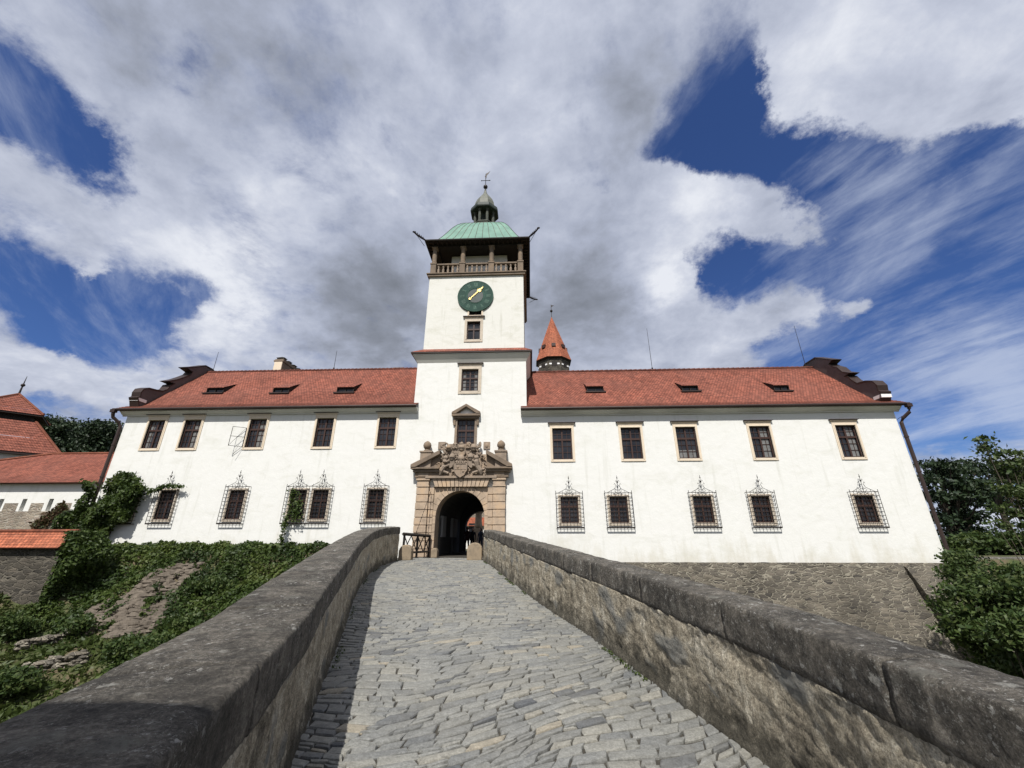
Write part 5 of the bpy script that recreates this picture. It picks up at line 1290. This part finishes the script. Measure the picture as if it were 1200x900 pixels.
tree('broadleaf_tree', (p.x, 44, .5), 0, crown_px([(1175,556,18,12,6), (1195,570,16,14,5), (1190,650,26,14,12), (1160,648,14,12,5), (1168,590,10,8,3)], 44, 7, 2), 5500, .26, 'conifer', 'dark tree at the right picture edge, behind the leafy sprigs', trunk_r=.3, spread=.4, shell=.3)
p = at(1235, 700, 17)
tree('hedge', (at(1170,640,32).x, 32, .5), 0, crown_px([(1105,643,20,12,9), (1150,640,26,12,12), (1195,640,26,12,12)], 32, 7, 1.5), 9000, .2, 'bush', 'dark bushes behind the terrace wall at the right', 'bushes', trunk_r=.1, spread=.25, shell=.3)
sprig = [B(a, b, 17+rng.uniform(-.4, .4), r_, r_*.012) for a, b, r_ in ((1151,516,4),(1154,523,5),(1158,531,5),(1163,538,6),(1169,546,6),(1176,553,7),(1184,560,8),(1181,532,5),(1187,538,6),(1193,545,7),(1200,552,8),(1197,530,5),(1170,566,5),(1178,572,6),(1188,578,8),(1198,572,9),(1174,596,5),(1184,600,6),(1195,604,8),(1203,590,10),(1206,615,8),(1212,560,12),(1215,580,14),(1214,602,12),(1220,540,12),(1166,612,4),(1176,617,4))]
tree('fruit_tree', (p.x, 17, -5.5), 0, sprig, 3600, .11, 'bush', 'slender light-leaved tree reaching in from the right edge against the sky', trunk_r=.07, spread=.13, shell=.2)
for (px, py, y, rp, lab, n) in ((1150, 712, 15.5, 34, 'dense shrub growing below the right end of the castle wall', 15000), (1128, 668, 19, 20, 'shrub crowding the buttress at the castle corner', 7000), (1190, 690, 14.5, 26, 'dark shrub against the terrace wall at the right edge', 9000), (1188, 745, 13.5, 26, 'low shrub just above the right parapet', 9000)):
    p = at(px, py+30, y)
    bl_ = [B(px+rng.uniform(-rp, rp)*.9, py+rng.uniform(-rp, rp)*.85, y+rng.uniform(-.9, .9), rp*rng.uniform(.16, .34)) for _ in range(16)]
    zlow = min(q[2] for q in bl_); r3 = abs(B(px, py, y, rp*.5)[3])
    bl_ += [(p.x+rng.uniform(-1, 1)*r3*1.6, y+rng.uniform(-.9, .9), -5.6+(zlow+5.6)*(k+.5)/9, r3*.8, r3*.8, r3*.7) for k in range(9)]; n = int(n*1.4)
    tree('shrub', (p.x, y, -5.9), 0, bl_, n, .095, 'bush', lab, 'shrub', .025, .17, shell=.3)
tree('broadleaf_tree', (-19, 4.5, -5.4), 0, [(-19, 4, 3, 2.6, 2.6, 2.2), (-17, 5, 4.5, 2.2, 2.2, 2), (-20.5, 3.5, 5, 2.2, 2.2, 2), (-18.5, 4.5, 6.2, 2, 2, 1.6)], 6000, .3, 'tree', 'tree in the dry moat outside the left picture edge', trunk_r=.25, spread=.4)
# left: dark conifers behind the outbuilding
for i, (px, top, y, lab) in enumerate(((60, 488, 52, 'dark tree right of the pavilion roof'), (84, 495, 54, 'dark tree in the middle of the clump behind the outbuilding'), (112, 496, 52, 'dark tree nearest the castle in the clump behind the outbuilding'), (131, 504, 56, 'small dark tree beside the castle downpipe'))):
    p = at(px, 540, y); bl_ = [B(px+rng.uniform(-11, 11), top+8+rng.uniform(0, 38), y, 11) for _ in range(8)]+[B(px, top+5, y, 8)]
    tree('dark_tree', (p.x, y, .8), 0, bl_, 7500, .26, 'conifer', lab, 'tree', .35, .45, 'dark trees behind the outbuilding')
# ivy on the left bank (ground cover)
bank_top = 23.95
rockpoly = [(hitG(*q).x, hitG(*q).y) for q in ((108,738),(112,716),(150,697),(170,682),(205,667),(228,668),(226,686),(205,700),(190,725),(178,742),(140,752))]
P_ = []; Nn = []
N0 = 88000
grassy = [(hitG(*q).x, hitG(*q).y) for q in ((-80,730),(20,728),(70,738),(112,742),(122,760),(135,782),(120,812),(80,850),(20,900),(-80,900))]
X_ = rng.uniform(-25.5, -6.0, N0); Yc = rng.uniform(14.2, 24.0, N0)
for x, y in zip(X_, Yc):
    if x < -23 and y < 20.6: continue
    w1 = .9*mnoise.noise(Vector((x*1.1, y*1.1, 50))); w2 = .9*mnoise.noise(Vector((x*1.1, y*1.1, 60)))
    if (inpoly(x+w1, y+w2, rockpoly) and mnoise.noise(Vector((x*1.7, y*1.7, 70))) < .12) or inpoly(x+.8*mnoise.noise(Vector((x*.7, y*.7, 8))), y+.8*mnoise.noise(Vector((x*.7, y*.7, 18))), grassy): continue
    n1 = mnoise.noise(Vector((x*.5, y*.5, 11)))
    if y < 17.2+1.2*n1 and not (x > -16.5+n1*2): continue
    if y < 19.4 and x < -17 and n1 > -.05: continue
    z = hgt(x, y); s = (hgt(x, y+.2)-hgt(x, y-.2))/.4
    lift = .32+.45*mnoise.noise(Vector((x*.8, y*.8, 3)))+.28*mnoise.noise(Vector((x*2.4, y*2.4, 3)))
    nn = Vector((0, -s, 1)).normalized(); k = rng.random()**.5
    P_.append((x+nn.x*lift*k, min(y+nn.y*lift*k, 23.93), z+nn.z*lift*k)); Nn.append(tuple(nn))
P_ = np.array(P_); Nn = np.array(Nn)
tn = np.array([.22+.7*mnoise.noise(Vector((p[0]*.7, p[1]*.7, p[2]*.7)))+.3*mnoise.noise(Vector((p[0]*2.2, p[1]*2.2, 0))) for p in P_])+rng.random(len(P_))*.4
leaves('ivy_cover', M['ivy'], P_, Nn, .115, tn, None, .5); tag(bpy.data.objects['ivy_cover'], 'thick green ivy blanketing the bank under the left castle wing', 'ivy', None, 'stuff')
# ivy fringe against the wall foot
P_ = []
for _ in range(9000):
    x = rng.uniform(-25.6, -12.2); top = 1.28+.22*mnoise.noise(Vector((x*.8, 0, 0)))+.12*mnoise.noise(Vector((x*3, 0, 0))); z = top-abs(rng.normal())*.6
    P_.append((x, 23.93-rng.random()**1.5*.5, z))
P_ = np.array(P_); leaves('ivy_fringe', M['ivy'], P_, np.tile([0, -.8, .6], (len(P_), 1)), .15, .4+.6*rng.random(len(P_)), None, .55)
tag(bpy.data.objects['ivy_fringe'], 'ragged top edge of the ivy along the foot of the white wall', 'ivy', None, 'stuff')
# climbing ivy on corner and first window
clp = [(150,554),(160,556),(170,566),(177,574),(172,580),(165,588),(160,600),(153,612),(146,610),(137,616),(125,626),(112,640),(100,658),(85,672),(68,684),(68,648),(74,622),(88,606),(100,596),(106,580),(112,564),(117,566),(113,584),(110,598),(122,596),(129,588),(130,572),(138,562)]
def scatter_px(poly, n, Y0, bulge, size):
    xs_ = [p[0] for p in poly]; ys_ = [p[1] for p in poly]; out = []
    while len(out) < n:
        a = rng.uniform(min(xs_), max(xs_)); b2 = rng.uniform(min(ys_), max(ys_))
        ja, jb = a+rng.normal()*1.2, b2+rng.normal()*1.2
        if not inpoly(ja, jb, poly): continue
        p = at(a, b2, Y0); bl = bulge*(.6+.8*mnoise.noise(Vector((p.x*1.1, p.z*1.1, 0)))+.3)*rng.random()**.6
        out.append((p.x, Y0-max(bl, 0.02), p.z))
    return np.array(out)
cv = thing('climbing_ivy', (-24.8, 23.7, 1), 'climbing ivy swallowing the lower left corner and the outermost barred window', 'ivy')
P_ = scatter_px(clp, 19000, 23.85, .75, .1); tn = np.array([.3+.5*mnoise.noise(Vector((p[0]*1.5, p[1], p[2]*1.5))) for p in P_])+rng.random(len(P_))*.45
leaves('foliage', M['ivy'], P_, np.tile([0, -.8, .6], (len(P_), 1)), .12, tn, cv, .5)
m = MB()
for k in range(9):
    x = -25.6+k*.12; m.tube([(x, 23.9, .8), (x+.2*math.sin(k), 23.88, 2.2), (x+.4+.2*math.cos(k*2), 23.86, 3.4+.1*k)], [.04, .03, .015], 5)
m.build('stems', M['bark'], cv)
cv2 = thing('climbing_ivy', (xe_+.3, 20.8, -1.5), 'dark ivy tumbling over the right end of the tile-capped wall', 'ivy')
n_ = 9000; zz_ = rng.uniform(-1.6, 2.0, n_); P_ = np.stack([xe_+.1+(.55+.35*np.sin(zz_*2.1))*rng.random(n_)**.7*1.3, 20.05+1.9*rng.random(n_), zz_], 1)
leaves('foliage', M['ivy'], P_, np.tile([.6, -.5, .5], (n_, 1)), .115, .15+.6*rng.random(n_), cv2, .45)
MB().tube([(xe_+.15, 20.6, -1.8), (xe_+.2, 20.5, 0), (xe_+.12, 20.6, 1.4)], [.05, .04, .02], 6).build('stems', M['bark'], cv2)
# thin tendrils along second window and up the double window
def tendril(pts, n, w, label, dens=1):
    t = thing('ivy_tendril', at(*pts[0], 23.7), label, 'ivy'); P_ = []
    for _ in range(n):
        k = rng.integers(0, len(pts)-1); u = rng.random(); a = pts[k]; b2 = pts[k+1]
        p = at(a[0]+(b2[0]-a[0])*u+rng.normal()*w, a[1]+(b2[1]-a[1])*u+rng.normal()*w, 23.62); P_.append((p.x, p.y+rng.uniform(-.06, .12), p.z))
    leaves('foliage', M['ivy'], np.array(P_), np.tile([0, -1, .4], (n, 1)), .10, .2+.7*rng.random(n), t, .5)
    MB().tube([at(*q, 23.66) for q in pts], .018, 5).build('stem', M['bark'], t)
tendril([(172,577),(184,574),(190,570),(202,569),(214,570)], 420, 1.2, 'ivy strand creeping over the top of the second barred window from the left')
tendril([(328,640),(331,625),(334,612),(338,600),(343,580),(344,574)], 420, 1.6, 'ivy strand climbing the left side of the double barred window')
tendril([(345,578),(349,590),(346,600),(344,607)], 300, 3.2, 'ivy hanging inside the grille of the double window')
# reddish creeper on outbuilding wall
t = thing('wall_creeper', (-31, 26.8, 2.5), 'reddish creeper on the stone base of the outbuilding', 'creeper')
P_ = []
for _ in range(900):
    u = rng.random(); p = at(40+36*u+rng.normal()*2, 618-24*u+rng.normal()*2.6, 26.85); P_.append(tuple(p))
leaves('foliage', M['redivy'], np.array(P_), np.tile([0, -1, .3], (900, 1)), .2, rng.random(900), t, .5)
# shrubs on bank
for (px, py, rp, n, lab) in ((15, 740, 22, 5200, 'bushy shrub at the left picture edge below the dark rubble wall'), (90, 735, 12, 1800, 'small grey-green shrub beside the exposed rock'), (165, 765, 26, 6000, 'spreading shrub below the exposed rock on the bank'), (215, 738, 22, 5000, 'dark shrub between the rock and the bridge parapet'), (245, 690, 16, 3600, 'dark rounded shrub right of the exposed rock'), (10, 800, 20, 4200, 'low shrub in the shade at the lower left edge')):
    p = hitG(px, py+rp*.5); y = p.y
    bl_ = [B(px+rng.uniform(-rp, rp)*.9, py+rng.uniform(-rp, rp)*.45, y+rng.uniform(-.4, .4), rp*rng.uniform(.22, .42)) for _ in range(11)]
    tree('bank_shrub', (p.x, y, p.z), 0, bl_, int(n*1.5), .095, 'bush', lab, 'shrub', .05, .16)
# rocks
rk = MB()
xs0 = [q[0] for q in rockpoly]; ys0 = [q[1] for q in rockpoly]
def rock(mb, x, y, z, r):
    n, m_ = 6, 4; o = len(mb.v); c = Vector((x, y, z)); s = [random.uniform(.6, 1.4) for _ in range(3)]
    mb.ball((x, y, z), r, n, m_, (s[0]*1.3, s[1]*.9, s[2]*.6))
    for i in range(o, len(mb.v)):
        v_ = Vector(mb.v[i]); d = v_-c; mb.v[i] = tuple(c+d*(1+.45*mnoise.noise(v_*2.3/r*.3+c)))
k = 0
while k < 2000:
    x = random.uniform(min(xs0)-.3, max(xs0)+.3); y = random.uniform(min(ys0)-.3, max(ys0)+.3)
    w1 = .9*mnoise.noise(Vector((x*1.1, y*1.1, 50))); w2 = .9*mnoise.noise(Vector((x*1.1, y*1.1, 60)))
    if not inpoly(x+w1, y+w2, rockpoly): continue
    rock(rk, x, y, hgt(x, y)+random.uniform(-.06, .16), random.choice([.06, .09, .12, .17])*random.uniform(.8, 1.3)); k += 1
tag(rk.build('rock_rubble', M['rockm'], smooth=False), 'patch of exposed pale rock rubble breaking through the ivy', 'rocks', None, 'stuff')
for (pts, lab) in (([(18,764),(45,757),(75,748),(108,741)], 'upper low dry-stone terrace ledge on the grassy bank'), ([(28,790),(60,783),(100,773)], 'lower low dry-stone terrace ledge on the grassy bank')):
    m = MB()
    G_ = [hitG(*q) for q in pts]
    for a, b2 in zip(G_, G_[1:]):
        for k in range(70):
            u = random.random(); q = a.lerp(b2, u); rock(m, q.x, q.y+random.uniform(-.12, .12), hgt(q.x, q.y)+random.uniform(-.15, .28), random.uniform(.07, .16))
    tag(m.build('terrace_ledge', M['rubble']), lab, 'stone ledge')
# grass
P_ = []; n = 42000
X_ = rng.uniform(-30, -8, n); Yc = rng.uniform(8, 20.3, n)
for x, y in zip(X_, Yc):
    if inpoly(x, y, rockpoly) or mnoise.noise(Vector((x*.6, y*.6, 30))) > .42: continue
    P_.append((x, y, hgt(x, y)+.05*rng.random()))
P_ = np.array(P_); leaves('grass', M['grass'], P_, np.tile([.8, 0, .1], (len(P_), 1)), .15, np.array([.45+.5*mnoise.noise(Vector((p[0]*.4, p[1]*.4, 0))) for p in P_])+.4*rng.random(len(P_))-.15, None, .2, 2.)
tag(bpy.data.objects['grass'], 'rough grass on the floor and lower bank of the dry moat', 'grass', None, 'stuff')
# moss and weeds at the parapet foot
P_ = []
for _ in range(3800):
    y = rng.uniform(2.5, 20.5); side = 1 if rng.random() < .7 else -1
    if mnoise.noise(Vector((y*.7, side*5, 0))) < .05: continue
    x = smooth_tab(y, RI if side > 0 else LI)-side*(.06+abs(rng.normal())*.035); P_.append((x, y, zd(y)+.01+.02*rng.random()))
P_ = np.array(P_); leaves('moss', M['grass'], P_, np.tile([0, 0, 1], (len(P_), 1)), .022, .2+.4*rng.random(len(P_)), None, .4)
tag(bpy.data.objects['moss'], 'tiny tufts of moss along the foot of the parapets', 'moss', None, 'stuff')
# ------------------------------------------------------------------ sun, sky, camera
EL, AZM = R(52), R(8)
sun_dir = Vector((-math.sin(AZM)*math.cos(EL), -math.cos(AZM)*math.cos(EL), math.sin(EL)))
sd = bpy.data.lights.new('sun', 'SUN'); sd.energy = 4.3; sd.angle = R(.5); sd.color = (1, .965, .915)
so = bpy.data.objects.new('sun', sd); COL.objects.link(so); so.rotation_euler = sun_dir.to_track_quat('Z', 'Y').to_euler(); so.location = (-20, -30, 40)
wd = bpy.data.worlds.new('World'); sc.world = wd; wd.use_nodes = True
nt = wd.node_tree; bg = nt.nodes['Background']
sky = N(nt, 'ShaderNodeTexSky', sky_type='NISHITA'); sky.sun_disc = False; sky.sun_elevation = EL; sky.sun_rotation = PI+AZM
sky.air_density = 1.0; sky.dust_density = .6; sky.ozone_density = 3.0
dirv = N(nt, 'ShaderNodeTexCoord').outputs['Generated']
dv = N(nt, 'ShaderNodeVectorMath', {0: dirv}, operation='NORMALIZE').outputs[0]
sep = N(nt, 'ShaderNodeSeparateXYZ', {0: dv})
wq = N(nt, 'ShaderNodeTexNoise', {'Vector': dv, 'Scale': 4.5, 'Detail': 9, 'Roughness': .66}).outputs['Color']
wq = N(nt, 'ShaderNodeVectorMath', {0: N(nt, 'ShaderNodeVectorMath', {0: wq, 1: (.5, .5, .5)}, operation='SUBTRACT').outputs[0], 3: .20}, operation='SCALE').outputs[0]
dvw = N(nt, 'ShaderNodeVectorMath', {0: dv, 1: wq}, operation='ADD').outputs[0]
zz = math_(nt, 'ADD', math_(nt, 'MAXIMUM', sep.outputs[2], 0), .28)
pl = N(nt, 'ShaderNodeCombineXYZ', {0: math_(nt, 'DIVIDE', sep.outputs[0], zz), 1: math_(nt, 'DIVIDE', sep.outputs[1], zz), 2: 0.}).outputs[0]
def fb(scale, d=8, r=.58, dist=0., off=(0, 0, 0), sc3=(1, 1, 1), rot=0):
    mp = N(nt, 'ShaderNodeMapping', {'Vector': pl, 'Location': off, 'Scale': sc3, 'Rotation': (0, 0, rot)}).outputs[0]
    return noise(nt, mp, scale, d, r, dist)
def blob(px, py, r, amp):
    d = ray(px, py).normalized()
    e = ray(px+r, py).normalized(); rad = (e-d).length
    ds = N(nt, 'ShaderNodeVectorMath', {0: dvw, 1: tuple(d)}, operation='DISTANCE').outputs['Value']
    q = math_(nt, 'DIVIDE', ds, rad); q = math_(nt, 'MULTIPLY', q, q)
    return math_(nt, 'MULTIPLY', math_(nt, 'EXPONENT', math_(nt, 'MULTIPLY', q, -1.)), amp)
def total(lst, base):
    s = None
    for b in lst:
        v = blob(*b); s = v if s is None else math_(nt, 'ADD', s, v)
    return math_(nt, 'ADD', s, base)
holes_ = [(10,70,55,-.75), (55,130,50,-.85), (100,175,40,-.7), (140,212,26,-.4), (20,315,60,-.9), (70,375,60,-.9), (135,345,45,-.8), (170,400,36,-.8), (95,440,50,-.7), (190,350,24,-.6), (215,330,18,-.4), (50,470,40,-.5), (240,60,24,-.25), (760,120,50,.35), (714,215,16,-.4), (706,250,14,-.25), (735,292,18,-.4), (770,300,18,-.4), (225,110,18,-.25)]
cums = [(745,228,30,.9), (795,222,38,1.1), (850,238,42,1.1), (900,258,45,1.1), (942,262,34,.9), (972,280,24,.6), (770,255,34,.8), (825,268,36,.8), (930,50,55,1.1), (1000,55,85,1.3), (1100,65,100,1.3), (1190,60,90,1.2), (1290,60,110,1.2), (925,105,22,.5),
    (690,330,80,1.3), (755,325,45,1.1), (790,340,22,.8), (660,400,80,1.2), (740,395,55,1.), (825,405,40,1.1), (890,378,44,1.15), (950,366,38,1.), (1000,358,26,.8), (790,432,36,.8), (860,425,45,.7), (110,365,16,.6), (118,318,22,.9), (50,430,46,1.), (95,445,30,.9), (1195,500,26,.8)]
clearR = math_(nt, 'MINIMUM', total([(835,165,70,1.), (850,310,60,1.), (960,200,90,1.), (1000,290,120,1.), (1120,220,120,1.), (1220,300,150,1.), (1130,400,130,1.), (950,400,90,.9), (1260,460,150,.8), (1040,480,120,.7), (885,90,36,.6), (800,290,40,.7), (740,290,20,.3), (1300,200,150,1.), (840,400,60,.7)], 0.), 1.)
dens0 = math_(nt, 'SUBTRACT', total(holes_+cums, .62), math_(nt, 'MULTIPLY', clearR, 1.05))
n1 = fb(3.0, 13, .64, .25); n2 = fb(8.5, 10, .65, .2, (3, 1, 0))
dn = math_(nt, 'ADD', dens0, math_(nt, 'ADD', math_(nt, 'MULTIPLY', math_(nt, 'SUBTRACT', n1, .5), 1.9), math_(nt, 'MULTIPLY', math_(nt, 'SUBTRACT', n2, .5), .5)))
cum = N(nt, 'ShaderNodeMapRange', {0: dn, 1: .06, 2: .66}, interpolation_type='SMOOTHSTEP').outputs[0]
STREAK = R(-66)
def streak(scale, d, r, dist, off, sx, rot):
    mp = N(nt, 'ShaderNodeMapping', {'Vector': pl, 'Location': off, 'Scale': (sx, 1, 1), 'Rotation': (0, 0, rot)}, vector_type='TEXTURE').outputs[0]
    return noise(nt, mp, scale, d, r, dist)
c1 = streak(3.2, 11, .64, .45, (1, 0, 0), 2.6, STREAK); c2 = streak(9., 9, .66, .3, (4, 0, 0), 3.4, STREAK+R(8))
cir = math_(nt, 'ADD', math_(nt, 'MULTIPLY', c1, .7), math_(nt, 'MULTIPLY', c2, .38))
cir = N(nt, 'ShaderNodeMapRange', {0: math_(nt, 'ADD', cir, total([(1150,400,90,.12), (1180,470,90,.2), (930,320,60,.03), (1060,290,70,.06), (1150,170,50,-.14), (1120,300,40,-.10), (870,165,60,-.22), (840,305,40,-.16), (60,150,70,-.02), (100,370,90,-.02), (1010,190,50,.08), (1060,420,60,.10)], 0.)), 1: .47, 2: .80}, interpolation_type='SMOOTHSTEP').outputs[0]
cir = math_(nt, 'MULTIPLY', cir, .66)
# cloud shading
dark = total([(440,335,90,.17), (410,390,80,.17), (495,395,75,.14), (380,340,50,.08), (690,335,80,.14), (705,395,85,.18), (640,380,60,.16), (560,340,120,.10), (560,110,90,.06), (90,470,60,.1), (900,275,50,.12), (890,395,60,.14), (1010,100,80,.12), (1150,120,70,.12), (300,160,90,.10), (900,230,30,.12), (760,120,60,.16), (330,60,80,.12), (190,210,60,.12), (215,370,45,-.25), (280,320,60,-.15), (740,300,40,-.2), (780,340,25,-.25), (250,400,40,-.1), (200,60,80,.14), (420,60,110,.10), (560,60,90,.08), (720,80,70,.18), (60,250,80,.05), (780,330,30,-.15), (820,230,45,-.22), (330,290,60,-.1), (110,110,60,-.12), (980,60,90,-.30), (1150,90,60,-.16), (80,430,50,-.15), (280,340,50,-.22), (560,190,50,-.14), (1190,500,22,.5), (610,260,40,-.05), (380,230,80,-.14), (440,150,60,-.08), (150,250,50,-.12), (230,160,50,-.08)], .34)
s1 = fb(2.7, 11, .62, .3, (7, 2, 0)); s2 = fb(9, 7, .6, .2, (2, 7, 0))
dk_ = math_(nt, 'ADD', dark, math_(nt, 'ADD', math_(nt, 'MULTIPLY', math_(nt, 'SUBTRACT', s1, .5), 1.1), math_(nt, 'MULTIPLY', math_(nt, 'SUBTRACT', s2, .5), .65)))
ccol = ramp(nt, dk_, [(0., (.62, .64, .69)), (.28, (.43, .46, .545)), (.5, (.32, .35, .435)), (.75, (.215, .235, .285)), (1., (.15, .165, .195))])
skyc = N(nt, 'ShaderNodeVectorMath', {0: sky.outputs[0], 3: .085}, operation='SCALE').outputs[0]
skyc = mix(nt, 1., skyc, (.40, .54, .86), 'MULTIPLY')
c_a = mix(nt, cir, skyc, (.46, .51, .62)); c_b = mix(nt, cum, c_a, ccol)
nt.links.new(c_b, bg.inputs['Color']); bg.inputs['Strength'].default_value = 1.0
cam = bpy.data.cameras.new('camera'); cam.sensor_width = 36; cam.lens = FOC/1200*36; cam.clip_end = 3000; cam.clip_start = .05
co = bpy.data.objects.new('camera', cam); COL.objects.link(co); co.location = (0, 0, EYE); co.rotation_euler = (PI/2+TH, 0, PS); sc.camera = co
sc.view_settings.view_transform = 'Standard'; sc.view_settings.look = 'None'; sc.view_settings.exposure = .38; sc.view_settings.gamma = 1
sc.cycles.max_bounces = 6; sc.cycles.diffuse_bounces = 3; sc.cycles.use_denoising = True
